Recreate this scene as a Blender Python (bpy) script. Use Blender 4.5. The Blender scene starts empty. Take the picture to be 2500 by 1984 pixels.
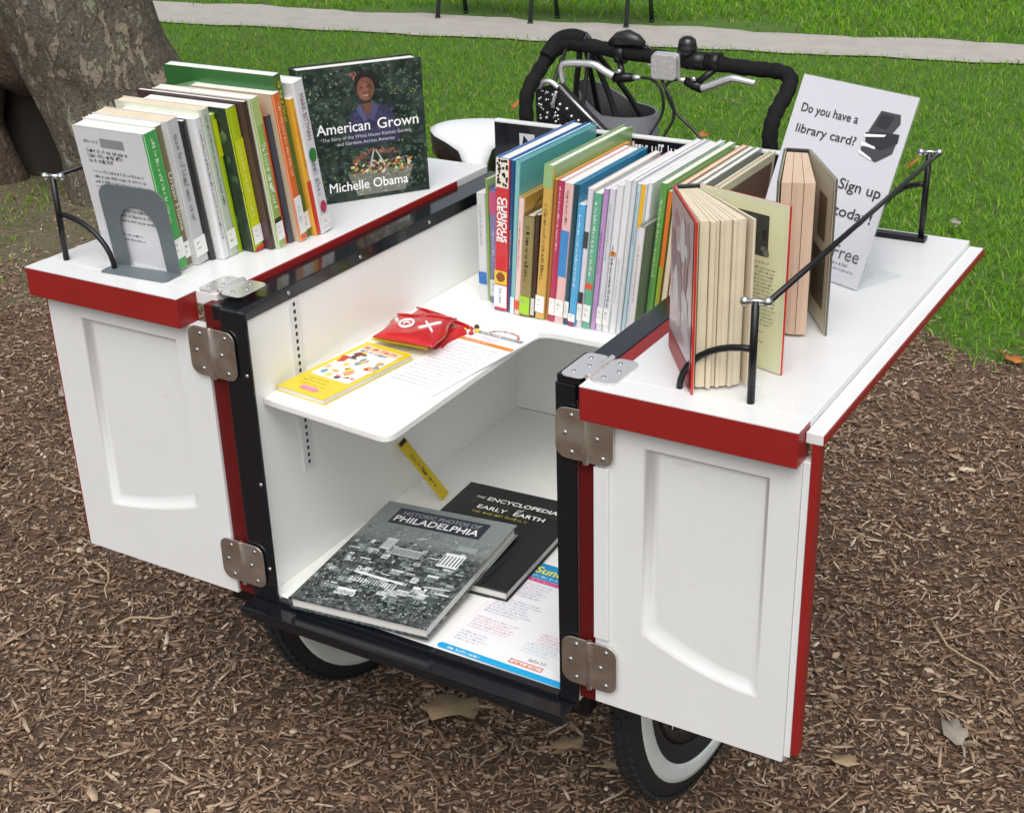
import bpy, bmesh, math, random
import numpy as np
from mathutils import Vector, Matrix

random.seed(7)
RNG = np.random.default_rng(11)
S = bpy.context.scene
COL = S.collection
R = math.radians

# ------------------------------------------------------------------ camera
yaw, pitch, roll, FPX = -0.5474, -0.4413, -0.0302, 3421.33
cam_loc = Vector((1.3681, -1.4056, 1.6262))
Fv = Vector((math.sin(yaw)*math.cos(pitch), math.cos(yaw)*math.cos(pitch), math.sin(pitch)))
r0 = Vector((math.cos(yaw), -math.sin(yaw), 0)); u0 = r0.cross(Fv)
rv = r0*math.cos(roll)+u0*math.sin(roll); uv = -r0*math.sin(roll)+u0*math.cos(roll)
cd = bpy.data.cameras.new('camera'); cam = bpy.data.objects.new('camera', cd); COL.objects.link(cam)
cd.sensor_fit = 'HORIZONTAL'; cd.sensor_width = 36; cd.lens = FPX/2500*36; cd.clip_start = .05; cd.clip_end = 500
cam.matrix_world = Matrix((( rv.x, uv.x, -Fv.x, cam_loc.x), (rv.y, uv.y, -Fv.y, cam_loc.y), (rv.z, uv.z, -Fv.z, cam_loc.z), (0,0,0,1)))
S.camera = cam

# ------------------------------------------------------------------ light: bright overcast
SUN_EL, SUN_AZ = R(57), R(152)          # azimuth measured from +y towards +x
w = bpy.data.worlds.new('World'); S.world = w; w.use_nodes = True
nt = w.node_tree; bg = nt.nodes['Background']
sky = nt.nodes.new('ShaderNodeTexSky'); sky.sky_type = 'NISHITA'; sky.sun_disc = False
sky.sun_elevation = SUN_EL; sky.sun_rotation = SUN_AZ; sky.dust_density = 6; sky.ozone_density = .6; sky.air_density = 1.0
hs = nt.nodes.new('ShaderNodeHueSaturation'); hs.inputs['Saturation'].default_value = .38
nt.links.new(sky.outputs[0], hs.inputs['Color']); nt.links.new(hs.outputs[0], bg.inputs[0]); bg.inputs[1].default_value = .15
ld = bpy.data.lights.new('sun', 'SUN'); ld.energy = 1.2; ld.angle = R(65); ld.color = (1, .99, .975)
sun = bpy.data.objects.new('sun', ld); COL.objects.link(sun)
sd = Vector((math.sin(SUN_AZ)*math.cos(SUN_EL), math.cos(SUN_AZ)*math.cos(SUN_EL), math.sin(SUN_EL)))
sun.rotation_euler = sd.to_track_quat('Z', 'Y').to_euler(); sun.location = sd*20
S.view_settings.view_transform = 'Standard'; S.view_settings.look = 'None'
S.view_settings.exposure = 0.05; S.view_settings.gamma = 1
S.view_settings.use_curve_mapping = False
S.render.engine = 'CYCLES'; S.cycles.diffuse_bounces = 6; S.cycles.max_bounces = 10

# ------------------------------------------------------------------ materials
def srgb(c):
    if isinstance(c, str):
        c = c.lstrip('#'); c = [int(c[i:i+2], 16)/255 for i in (0, 2, 4)]
        return tuple(((x+.055)/1.055)**2.4 if x > .04045 else x/12.92 for x in c)
    return tuple(c)
MATS = {}
def mat(name, col, rough=.5, var=.05, scale=30, bump=0, bscale=200, metal=0, coat=0, spec=.5):
    """plain painted / printed surface with a little uneven tone and relief"""
    if name in MATS: return MATS[name]
    c = srgb(col)
    m = bpy.data.materials.new(name); m.use_nodes = True; t = m.node_tree; b = t.nodes['Principled BSDF']
    b.inputs['Roughness'].default_value = rough; b.inputs['Metallic'].default_value = metal
    b.inputs['Coat Weight'].default_value = coat; b.inputs['Coat Roughness'].default_value = .08
    b.inputs['Specular IOR Level'].default_value = spec
    tc = t.nodes.new('ShaderNodeTexCoord')
    n = t.nodes.new('ShaderNodeTexNoise'); n.inputs['Scale'].default_value = scale; n.inputs['Detail'].default_value = 4
    t.links.new(tc.outputs['Object'], n.inputs['Vector'])
    mx = t.nodes.new('ShaderNodeMix'); mx.data_type = 'RGBA'
    mx.inputs[6].default_value = (*[x*(1-var) for x in c], 1); mx.inputs[7].default_value = (*[min(1, x*(1+var)) for x in c], 1)
    t.links.new(n.outputs['Fac'], mx.inputs[0]); t.links.new(mx.outputs[2], b.inputs['Base Color'])
    if bump:
        n2 = t.nodes.new('ShaderNodeTexNoise'); n2.inputs['Scale'].default_value = bscale; n2.inputs['Detail'].default_value = 3
        bp = t.nodes.new('ShaderNodeBump'); bp.inputs['Strength'].default_value = bump; bp.inputs['Distance'].default_value = .002
        t.links.new(tc.outputs['Object'], n2.inputs['Vector']); t.links.new(n2.outputs['Fac'], bp.inputs['Height']); t.links.new(bp.outputs[0], b.inputs['Normal'])
    MATS[name] = m; return m
def nodes_mat(name):
    m = bpy.data.materials.new(name); m.use_nodes = True; MATS[name] = m
    return m, m.node_tree, m.node_tree.nodes['Principled BSDF']
def ramp(t, fac, stops):
    r = t.nodes.new('ShaderNodeValToRGB'); e = r.color_ramp.elements
    while len(e) < len(stops): e.new(.5)
    for k, (p, c) in enumerate(stops): e[k].position = p; e[k].color = (*srgb(c), 1)
    t.links.new(fac, r.inputs[0]); return r.outputs[0]
def noise(t, vec, scale, detail=4, rough=.5, dist=0):
    n = t.nodes.new('ShaderNodeTexNoise'); n.inputs['Scale'].default_value = scale; n.inputs['Detail'].default_value = detail
    n.inputs['Roughness'].default_value = rough; n.inputs['Distortion'].default_value = dist
    if vec is not None: t.links.new(vec, n.inputs['Vector'])
    return n.outputs['Fac']
def objco(t): return t.nodes.new('ShaderNodeTexCoord').outputs['Object']
def mixc(t, fac, a, b, mode='MIX'):
    m = t.nodes.new('ShaderNodeMix'); m.data_type = 'RGBA'; m.blend_type = mode
    for s, k in ((fac, 0), (a, 6), (b, 7)):
        if isinstance(s, (int, float)): m.inputs[k].default_value = s
        elif isinstance(s, (tuple, str)): m.inputs[k].default_value = (*srgb(s), 1)
        else: t.links.new(s, m.inputs[k])
    return m.outputs[2]
def bumpn(t, b, h, strength, dist):
    n = t.nodes.new('ShaderNodeBump'); n.inputs['Strength'].default_value = strength; n.inputs['Distance'].default_value = dist
    t.links.new(h, n.inputs['Height']); t.links.new(n.outputs[0], b.inputs['Normal'])

WHITE = mat('white_paint', (.77, .785, .79), .28, .025, 7, .05, 60, coat=.25)
WHITEIN = mat('white_laminate', (.85, .86, .84), .38, .025, 5, .03, 90)
def worn_paint(name, c, dirt, rough):
    m, t, b = nodes_mat(name); co = objco(t); base = mixc(t, noise(t, co, 6, 4), tuple(x*.975 for x in c), tuple(min(1, x*1.02) for x in c))
    mp = t.nodes.new('ShaderNodeMapping'); t.links.new(co, mp.inputs[0]); mp.inputs['Scale'].default_value = (1, 1, .12); mp2 = t.nodes.new('ShaderNodeMapping'); t.links.new(co, mp2.inputs[0]); mp2.inputs['Scale'].default_value = (.2, .2, 1.6); mp2.inputs['Rotation'].default_value = (.3, .5, .2)
    g1 = ramp(t, noise(t, co, 5, 8, .68), [(.55, (0,0,0)), (.85, (.20,.20,.20))]); g2 = ramp(t, noise(t, mp2.outputs[0], 46, 3, .6), [(.70, (0,0,0)), (.74, (.30,.30,.30))]); g3 = ramp(t, noise(t, co, 160, 2), [(.74, (0,0,0)), (.78, (.5,.5,.5))])
    cc = mixc(t, g1, base, dirt); cc = mixc(t, g2, cc, dirt); cc = mixc(t, g3, cc, dirt)
    t.links.new(cc, b.inputs['Base Color']); t.links.new(ramp(t, noise(t, co, 9, 5), [(.3, (rough-.06,)*3), (.7, (rough+.12,)*3)]), b.inputs['Roughness']); b.inputs['Coat Weight'].default_value = .12; b.inputs['Coat Roughness'].default_value = .15
    bumpn(t, b, noise(t, mp.outputs[0], 190, 4, .6), .10, .0012); return m
WHITE = worn_paint('white_wood_paint', (.735, .752, .757), (.48, .45, .40), .30)
RED = worn_paint('red_wood_paint', (.275, .0105, .0095), (.12, .008, .008), .42)
REDSHADE = mat('shaded_red_paint', (.105, .006, .007), .45, .10, 14, .10, 160, spec=.3)  # stile red darkened in its colour to stand in for shade beside the posts
BLACK = mat('black_gloss_paint', (.007, .008, .011), .16, .2, 20, .05, 60, coat=.35, spec=.4)
BLACKM = mat('black_satin_metal', (.008, .008, .010), .3, .25, 40, .05, 200, spec=.35)
TAPE = mat('black_bar_tape', (.009, .009, .010), .85, .35, 60, .8, 90, spec=.2)
CHROME = mat('polished_steel', (.62, .62, .62), .18, .1, 40, metal=1)
SILVER = mat('silver_alloy', (.72, .73, .74), .3, .08, 40, metal=.75)
RUBBER = mat('tyre_rubber', (.014, .015, .016), .72, .25, 60, .3, 300)
WALL = mat('whitewall_rubber', (.68, .73, .71), .55, .08, 25, .1, 200)
BOOKEND = mat('grey_enamel_steel', (.125, .15, .165), .42, .06, 30, .1, 300)
CREAM = mat('cream_paper', (.62, .56, .44), .8, .08, 50)
PAPER = mat('white_sheet', (.80, .80, .82), .6, .02, 20)
PLASTICBLK = mat('black_plastic', (.015, .015, .016), .3, .2, 50)

def pages_mat(name, c1, c2):
    m, t, b = nodes_mat(name); co = objco(t)
    sep = t.nodes.new('ShaderNodeSeparateXYZ'); t.links.new(co, sep.inputs[0])
    cmb = t.nodes.new('ShaderNodeCombineXYZ'); t.links.new(sep.outputs[0], cmb.inputs[0])
    n = noise(t, cmb.outputs[0], 900, 2); n2 = noise(t, co, 25, 3)
    cc = mixc(t, n, c1, c2); cc = mixc(t, .25, cc, ramp(t, n2, [(.3, c1), (.7, c2)]))
    t.links.new(cc, b.inputs['Base Color']); b.inputs['Roughness'].default_value = .85
    bumpn(t, b, n, .4, .0006); return m
PG_WHITE = pages_mat('page_edges_white', (.60, .59, .56), (.82, .81, .78))
PG_CREAM = pages_mat('page_edges_cream', (.52, .44, .31), (.78, .70, .54))
PG_TAN = pages_mat('page_edges_tan', (.50, .36, .26), (.68, .52, .39))

# ------------------------------------------------------------------ mesh building helpers
class MB:
    def __init__(s): s.v = []; s.f = []; s.m = []; s.sm = []
    def add(s, vs, fs, m=0, smooth=False):
        o = len(s.v); s.v += [tuple(x) for x in vs]
        for f in fs: s.f.append([i+o for i in f]); s.m.append(m); s.sm.append(smooth)
        return s
    def box(s, x0, x1, y0, y1, z0, z1, m=0):
        v = [(x, y, z) for z in (z0, z1) for y in (y0, y1) for x in (x0, x1)]
        return s.add(v, [(0,2,3,1),(4,5,7,6),(0,1,5,4),(2,6,7,3),(0,4,6,2),(1,3,7,5)], m)
    def prism(s, poly, fn0, fn1, m=0, mside=None):
        """poly: 2d outline counter-clockwise seen from the fn1 side"""
        n = len(poly); v = [fn0(*p) for p in poly]+[fn1(*p) for p in poly]
        o = len(s.v); s.add(v, [], m)
        s.f.append([o+i for i in range(n-1, -1, -1)]); s.m.append(m); s.sm.append(False)
        s.f.append([o+n+i for i in range(n)]); s.m.append(m); s.sm.append(False)
        for i in range(n):
            j = (i+1) % n; s.f.append([o+i, o+j, o+n+j, o+n+i]); s.m.append(m if mside is None else mside); s.sm.append(False)
        return s
    def plate(s, poly, z0, z1, m=0, mside=None):
        return s.prism(poly, lambda x, y: (x, y, z0), lambda x, y: (x, y, z1), m, mside)
    def tube(s, path, r, n=10, m=0, closed=False, caps=True):
        P = [Vector(p) for p in path]; k = len(P); rs = r if isinstance(r, (list, tuple)) else [r]*k
        up = None; o = len(s.v); vs = []
        for i in range(k):
            if closed: d = P[(i+1) % k]-P[i-1]
            else: d = P[min(i+1, k-1)]-P[max(i-1, 0)]
            d.normalize()
            if up is None:
                up = Vector((0,0,1)) if abs(d.z) < .9 else Vector((1,0,0))
            a = d.cross(up).normalized(); up = a.cross(d).normalized()
            for j in range(n):
                t = 2*math.pi*j/n; vs.append(P[i]+(a*math.cos(t)+up*math.sin(t))*rs[i])
        fs = []
        for i in range(k if closed else k-1):
            for j in range(n):
                A = i*n+j; B = i*n+(j+1) % n; C = ((i+1) % k)*n+(j+1) % n; D = ((i+1) % k)*n+j
                fs.append((A, B, C, D))
        s.add(vs, fs, m, True)
        if caps and not closed:
            s.f.append([o+j for j in range(n-1, -1, -1)]); s.m.append(m); s.sm.append(False)
            s.f.append([o+(k-1)*n+j for j in range(n)]); s.m.append(m); s.sm.append(False)
        return s
    def ball(s, c, r, m=0, n=10, sc=(1,1,1)):
        vs = []; fs = []; k = n//2
        for i in range(k+1):
            a = math.pi*i/k
            for j in range(n):
                t = 2*math.pi*j/n; vs.append((c[0]+r*sc[0]*math.sin(a)*math.cos(t), c[1]+r*sc[1]*math.sin(a)*math.sin(t), c[2]+r*sc[2]*math.cos(a)))
        for i in range(k):
            for j in range(n): fs.append((i*n+j, (i+1)*n+j, (i+1)*n+(j+1) % n, i*n+(j+1) % n))
        return s.add(vs, fs, m, True)
    def lathe(s, prof, c, axis, n=48, m=0, smooth=True):
        """prof: (radius, offset along axis) list; axis unit vector"""
        ax = Vector(axis).normalized(); a = ax.orthogonal().normalized(); b = ax.cross(a); c = Vector(c)
        vs = []; fs = []; k = len(prof)
        for i in range(n):
            t = 2*math.pi*i/n; d = a*math.cos(t)+b*math.sin(t)
            for (r, h) in prof: vs.append(c+d*r+ax*h)
        for i in range(n):
            for q in range(k-1): fs.append((i*k+q, ((i+1) % n)*k+q, ((i+1) % n)*k+q+1, i*k+q+1))
        return s.add(vs, fs, m, smooth)
    def build(s, name, mats, parent=None, bevel=0, seg=2, world=False, weighted=False):
        me = bpy.data.meshes.new(name); me.from_pydata(s.v, [], s.f)
        if not isinstance(mats, (list, tuple)): mats = [mats]
        for q in mats: me.materials.append(q)
        me.polygons.foreach_set('material_index', s.m); me.polygons.foreach_set('use_smooth', s.sm); me.update()
        o = bpy.data.objects.new(name, me); COL.objects.link(o)
        if parent is not None:
            o.parent = parent
            if world: o.matrix_parent_inverse = PW[parent.name].inverted()
        if bevel:
            b = o.modifiers.new('bevel', 'BEVEL'); b.width = bevel; b.segments = seg; b.limit_method = 'ANGLE'; b.angle_limit = R(40); b.harden_normals = False
        return o
PW = {}
def tag(o, label, cat, group=None):
    o['label'] = label; o['category'] = cat
    if group: o['group'] = group
    return o
def thing(name, label, cat, M=None, group=None):
    o = bpy.data.objects.new(name, None); o.empty_display_size = .05; COL.objects.link(o)
    M = M or Matrix.Identity(4); o.matrix_world = M; PW[o.name] = M.copy()
    return tag(o, label, cat, group)
def structure(o): o['kind'] = 'structure'; return o
def stuff(o): o['kind'] = 'stuff'; return o
def arc(c, r, a0, a1, n): return [(c[0]+r*math.cos(R(a0+(a1-a0)*i/n)), c[1]+r*math.sin(R(a0+(a1-a0)*i/n))) for i in range(n+1)]
def rrect(x0, x1, y0, y1, r, n=5):
    return arc((x1-r, y0+r), r, -90, 0, n)+arc((x1-r, y1-r), r, 0, 90, n)+arc((x0+r, y1-r), r, 90, 180, n)+arc((x0+r, y0+r), r, 180, 270, n)

# ------------------------------------------------------------------ flat print (lettering and pictures on covers, signs, papers)
TXT = {}
def text_mesh(s):
    if s not in TXT:
        c = bpy.data.curves.new('t', 'FONT'); c.body = s; c.resolution_u = 3; o = bpy.data.objects.new('t', c)
        me = bpy.data.meshes.new_from_object(o); v = np.array([x.co[:2] for x in me.vertices]); f = [list(p.vertices) for p in me.polygons]
        bpy.data.objects.remove(o); bpy.data.curves.remove(c); bpy.data.meshes.remove(me); TXT[s] = (v, f)
    return TXT[s]
class Print:
    """flat ink on a plane: o origin, ux/uy unit axes; coordinates in metres"""
    def __init__(s, o, ux, uy, step=.00025, base=.0004):
        s.o = Vector(o); s.ux = Vector(ux).normalized(); s.uy = Vector(uy).normalized(); s.n = s.ux.cross(s.uy); s.mb = MB(); s.mats = []; s.step = step; s.base = base; s.kx = s.ky = 1
    def P(s, x, y, l): return s.o+s.ux*(x*s.kx)+s.uy*(y*s.ky)+s.n*(s.base+s.step*l)
    def mi(s, m):
        if m not in s.mats: s.mats.append(m)
        return s.mats.index(m)
    def poly(s, pts, m, l=0): s.mb.add([s.P(x, y, l) for x, y in pts], [list(range(len(pts)))], s.mi(m)); return s
    def rect(s, x0, y0, x1, y1, m, l=0): return s.poly([(x0,y0),(x1,y0),(x1,y1),(x0,y1)], m, l)
    def ell(s, cx, cy, rx, ry, m, l=0, n=20, wob=0):
        return s.poly([(cx+rx*math.cos(2*math.pi*i/n)*(1+random.uniform(-wob, wob)), cy+ry*math.sin(2*math.pi*i/n)*(1+random.uniform(-wob, wob))) for i in range(n)], m, l)
    def ring(s, cx, cy, rx, ry, w, m, l=0, n=24):
        for i in range(n):
            a, b = 2*math.pi*i/n, 2*math.pi*(i+1)/n
            s.poly([(cx+rx*math.cos(a), cy+ry*math.sin(a)), (cx+rx*math.cos(b), cy+ry*math.sin(b)), (cx+(rx-w)*math.cos(b), cy+(ry-w)*math.sin(b)), (cx+(rx-w)*math.cos(a), cy+(ry-w)*math.sin(a))], m, l)
        return s
    def text(s, body, x, y, h, m, l=1, width=None, bold=0, slant=0):
        v, f = text_mesh(body); sc = h/.69
        sx = sc if width is None else width/max(1e-6, v[:,0].max())
        offs = [(0,0)] if not bold else [(-bold,0),(bold,0),(0,bold),(0,-bold)]
        for q, (bx, by) in enumerate(offs):
            s.mb.add([s.P(x+p[0]*sx+bx+slant*p[1]*sc, y+p[1]*sc+by, l+.12*q) for p in v], f, s.mi(m))
        return s
    def greek(s, x, y, width, h, m, l=1, fill=.75, rnd=None):
        """too small to read in the photograph: broken strokes"""
        rnd = rnd or random; q = x
        while q < x+width:
            wl = rnd.randint(2, 7)
            for k in range(wl):
                a = h*rnd.uniform(.34, .55)
                if q+a > x+width: break
                hh = h*(1 if rnd.random() < .3 else .68)
                s.rect(q, y, q+a*.30, y+hh, m, l)
                if rnd.random() < fill*.7: s.rect(q+a*.30, y+(hh*.72 if rnd.random() < .5 else 0), q+a*.8, y+(hh if rnd.random() < .5 else hh*.3)+h*.02, m, l)
                q += a
            q += h*.45
        return s
    def para(s, x, y, width, rows, lead, h, m, l=1, ragged=.25):
        for k in range(rows): s.greek(x, y-k*lead, width*(1-random.uniform(0, ragged)), h, m, l)
        return s
    def build(s, name, parent):
        o = s.mb.build(name, s.mats, parent); s.mb = MB(); s.mats = []; return o
def ink(col, rough=.45, coat=0): 
    return mat('ink_'+(col if isinstance(col, str) else '_'.join('%.3f' % c for c in col)), col, rough, .06, 60, coat=coat)
K = ink('#1c1c20'); KG = ink('#5c5e64'); W = ink('#f2f2f2'); LG = ink('#c9cbcf')

# ================================================================== THE SETTING
def hnoise(x, y): return .5*math.sin(x*3.1+1.3)*math.cos(y*2.7)+.3*math.sin(x*7.3+y*5.1)+.2*math.sin(x*15.7-y*12.9)
# lawn sheet reaching the horizon
m_soil, t, b = nodes_mat('lawn_soil'); co = objco(t)
t.links.new(mixc(t, noise(t, co, 3, 6), mixc(t, noise(t, co, 60, 4), (.05, .125, .008), (.08, .21, .012)), mixc(t, noise(t, co, 90, 4), (.06, .055, .026), (.09, .18, .022))), b.inputs['Base Color'])
b.inputs['Roughness'].default_value = .95; bumpn(t, b, noise(t, co, 45, 6), .8, .03)
structure(MB().add([(-150,-60,-.004),(150,-60,-.004),(150,150,-.004),(-150,150,-.004)], [(0,1,2,3)]).build('lawn', m_soil))
# edge of the mulch bed (y as a function of x)
def bed_edge(x):
    k = [(-9, 1.55), (-3.6, 1.6), (-2.6, 1.75), (-2.0, 2.1), (-1.2, 2.45), (-.3, 2.62), (.3, 2.64), (.6, 2.42), (.9, 2.45), (1.6, 2.55), (6, 2.7)]
    for (a, ya), (c, yc) in zip(k, k[1:]):
        if a <= x <= c: return ya+(yc-ya)*(x-a)/(c-a)+.06*hnoise(x*2, 1.7)
    return 2.5
m_mulch, t, b = nodes_mat('mulch_soil'); co = objco(t)
mp = t.nodes.new('ShaderNodeMapping'); t.links.new(co, mp.inputs[0]); mp.inputs['Scale'].default_value = (1, 2.2, 1); mp.inputs['Rotation'].default_value = (0, 0, .5)
n1 = noise(t, mp.outputs[0], 70, 6, .65, .6)
cc = ramp(t, n1, [(.30, (.085, .051, .032)), (.5, (.17, .108, .068)), (.66, (.26, .17, .108)), (.8, (.36, .25, .165))])
t.links.new(mixc(t, noise(t, co, 2.2, 5), cc, mixc(t, .5, cc, (.11, .068, .045))), b.inputs['Base Color'])
b.inputs['Roughness'].default_value = .9; bumpn(t, b, n1, 1, .02)
mb = MB(); xs = np.linspace(-9, 6, 160)
top = [(x, bed_edge(float(x))) for x in xs]; vs = []; fs = []
for (x, y) in top: vs += [(x, -7, 0), (x, y, 0)]
for i in range(len(top)-1): fs.append((2*i, 2*i+2, 2*i+3, 2*i+1))
structure(mb.add(vs, fs).build('mulch_bed', m_mulch))
# worn bare earth round the tree
m_bare, t, b = nodes_mat('bare_earth'); co = objco(t); nb = noise(t, co, 60, 6, .7)
t.links.new(mixc(t, noise(t, co, 4, 5), ramp(t, nb, [(.3, (.075, .055, .035)), (.55, (.15, .115, .075)), (.75, (.28, .225, .16))]), ramp(t, nb, [(.3, (.06, .065, .03)), (.7, (.14, .125, .075))])), b.inputs['Base Color']); b.inputs['Roughness'].default_value = .95; bumpn(t, b, nb, .8, .012)
vs = [(-2.9, 2.35, .002)]+[(-2.9+(1.45+.2*hnoise(k*.9, 2))*math.cos(2*math.pi*k/40), 2.35+(1.05+.18*hnoise(k*.7, 5))*math.sin(2*math.pi*k/40), .002) for k in range(40)]
structure(MB().add(vs, [(0, 1+k, 1+(k+1) % 40) for k in range(40)]).build('bare_earth', m_bare))
# pale gravel path
m_path, t, b = nodes_mat('path_gravel'); co = objco(t)
cc = mixc(t, noise(t, co, 7, 6, .6), (.30, .28, .245), (.52, .50, .46)); cc = mixc(t, noise(t, co, 160, 3), cc, mixc(t, .5, cc, (.30, .28, .25)))
t.links.new(cc, b.inputs['Base Color']); b.inputs['Roughness'].default_value = .95; bumpn(t, b, noise(t, co, 120, 4), .6, .008)
def path_lo(x): return 6.456+.152*(x+.159)+.05*hnoise(x*1.1, 3)
def path_hi(x): return 6.99+.118*(x+.276)+.07*hnoise(x*1.3, 8)
vs = []; fs = []; xs = np.linspace(-16, 12, 220)
for x in xs: vs += [(x, path_lo(x), .006), (x, path_hi(x), .006)]
for i in range(len(xs)-1): fs.append((2*i, 2*i+2, 2*i+3, 2*i+1))
structure(MB().add(vs, fs).build('path', m_path))

# ---- grass blades: one uncountable mass
def in_view(P, margin):
    q = P-np.array(cam_loc); d = q@np.array(Fv); x = q@np.array(rv)/d*FPX; y = q@np.array(uv)/d*FPX
    return (d > .2) & (abs(x) < 1250+margin) & (y < 992+margin) & (y > -992-margin)
def blades(name, pts, hmin, hmax, wid, m):
    n = len(pts); a = RNG.uniform(0, 2*np.pi, n); h = RNG.uniform(hmin, hmax, n); ln = RNG.uniform(.5, 2.0, n)*h
    d = np.stack([np.cos(a), np.sin(a), 0*a], 1); sd_ = np.stack([-np.sin(a+RNG.normal(0, .6, n)), np.cos(a), 0*a], 1)*(wid*RNG.uniform(.7, 1.3, n))[:, None]*.5
    z = np.array([0, 0, 1.])
    mid = pts+d*(ln*.3)[:, None]+z*(h*.62)[:, None]; tip = pts+d*ln[:, None]+z*(h*RNG.uniform(.75, 1, n))[:, None]
    V = np.stack([pts-sd_, pts+sd_, mid-sd_*.75, mid+sd_*.75, tip], 1).reshape(-1, 3)
    i = np.arange(n)[:, None]*5
    loops = np.concatenate([i+[0,1,3,2], i+[2,3,4]], 1).ravel()
    me = bpy.data.meshes.new(name); me.vertices.add(len(V)); me.vertices.foreach_set('co', V.ravel())
    me.loops.add(len(loops)); me.loops.foreach_set('vertex_index', loops.astype(np.int32))
    me.polygons.add(2*n); st = np.stack([np.arange(n)*7, np.arange(n)*7+4], 1).ravel(); me.polygons.foreach_set('loop_start', st.astype(np.int32))
    me.update(calc_edges=True); me.materials.append(m)
    o = bpy.data.objects.new(name, me); COL.objects.link(o); return o
m_grass, t, b = nodes_mat('grass_blade')
gi = t.nodes.new('ShaderNodeNewGeometry'); co = objco(t)
c1 = ramp(t, gi.outputs['Random Per Island'], [(0, (.060, .18, .008)), (.45, (.125, .325, .012)), (.8, (.205, .44, .022)), (.93, (.32, .48, .05)), (.985, (.48, .44, .19))])
c1 = mixc(t, ramp(t, noise(t, co, .9, 6, .7), [(.55, (0,0,0)), (.75, (.5,.5,.5))]), c1, (.22, .27, .06)); c1 = mixc(t, ramp(t, noise(t, co, 1.6, 5, .6), [(.35, (0,0,0)), (.7, (1,1,1))]), c1, mixc(t, .45, c1, (.20, .38, .012)))
t.links.new(c1, b.inputs['Base Color']); b.inputs['Roughness'].default_value = .55; b.inputs['Specular IOR Level'].default_value = .14
tr = t.nodes.new('ShaderNodeBsdfTranslucent'); ms = t.nodes.new('ShaderNodeMixShader'); ms.inputs[0].default_value = .42
out = [n for n in t.nodes if n.type == 'OUTPUT_MATERIAL'][0]
t.links.new(c1, tr.inputs[0]); t.links.new(b.outputs[0], ms.inputs[1]); t.links.new(tr.outputs[0], ms.inputs[2]); t.links.new(ms.outputs[0], out.inputs[0])
vedge = np.vectorize(bed_edge); vlo = np.vectorize(path_lo); vhi = np.vectorize(path_hi); vn = np.vectorize(hnoise)
def scatter(n, x0, x1, y0, y1):
    p = np.stack([RNG.uniform(x0, x1, n), RNG.uniform(y0, y1, n), np.zeros(n)], 1)
    return p[in_view(p, 500)]
p = scatter(400000, -7, 3, 1.4, 7.4)
dist = np.linalg.norm(p-np.array(cam_loc), axis=1); keep = RNG.uniform(0, 1, len(p)) < np.clip((4.0/dist)**1.3, .3, 1); p = p[keep]
over = p[:, 1]-vedge(p[:, 0]); k = over+RNG.normal(0, .09, len(p))-np.abs(RNG.normal(0, .16, len(p)))*(RNG.uniform(0, 1, len(p)) < .8) > -.03
bare = (p[:, 0] < -1.9) & (p[:, 1] < 3.0)       # trodden ground round the tree
k &= ~bare | (RNG.uniform(0, 1, len(p)) < np.clip(.10+.75*(vn(p[:, 0]*1.5+4, p[:, 1]*1.6) > .25), 0, 1)*.5)
k &= p[:, 1] < vlo(p[:, 0])+RNG.normal(0, .03, len(p))
stuff(blades('grass', p[k], .012, .038, .0040, m_grass))['label'] = 'short green lawn grass between the mulch and the path'
p = scatter(230000, -11, 4, 6.0, 15)
dist = np.linalg.norm(p-np.array(cam_loc), axis=1); p = p[RNG.uniform(0, 1, len(p)) < np.clip((8.5/dist)**1.2, .3, 1)]
k = p[:, 1] > vhi(p[:, 0])+RNG.normal(.02, .04, len(p))
dirt = (np.abs(p[:, 0]+3.1) < 1.5) & (p[:, 1] < vhi(p[:, 0])+.28+.12*vn(p[:, 0]*2, 0)); k &= ~dirt | (RNG.uniform(0, 1, len(p)) < .12)
stuff(blades('grass', p[k], .022, .055, .0068, m_grass))['label'] = 'lawn grass on the far side of the path'

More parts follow.
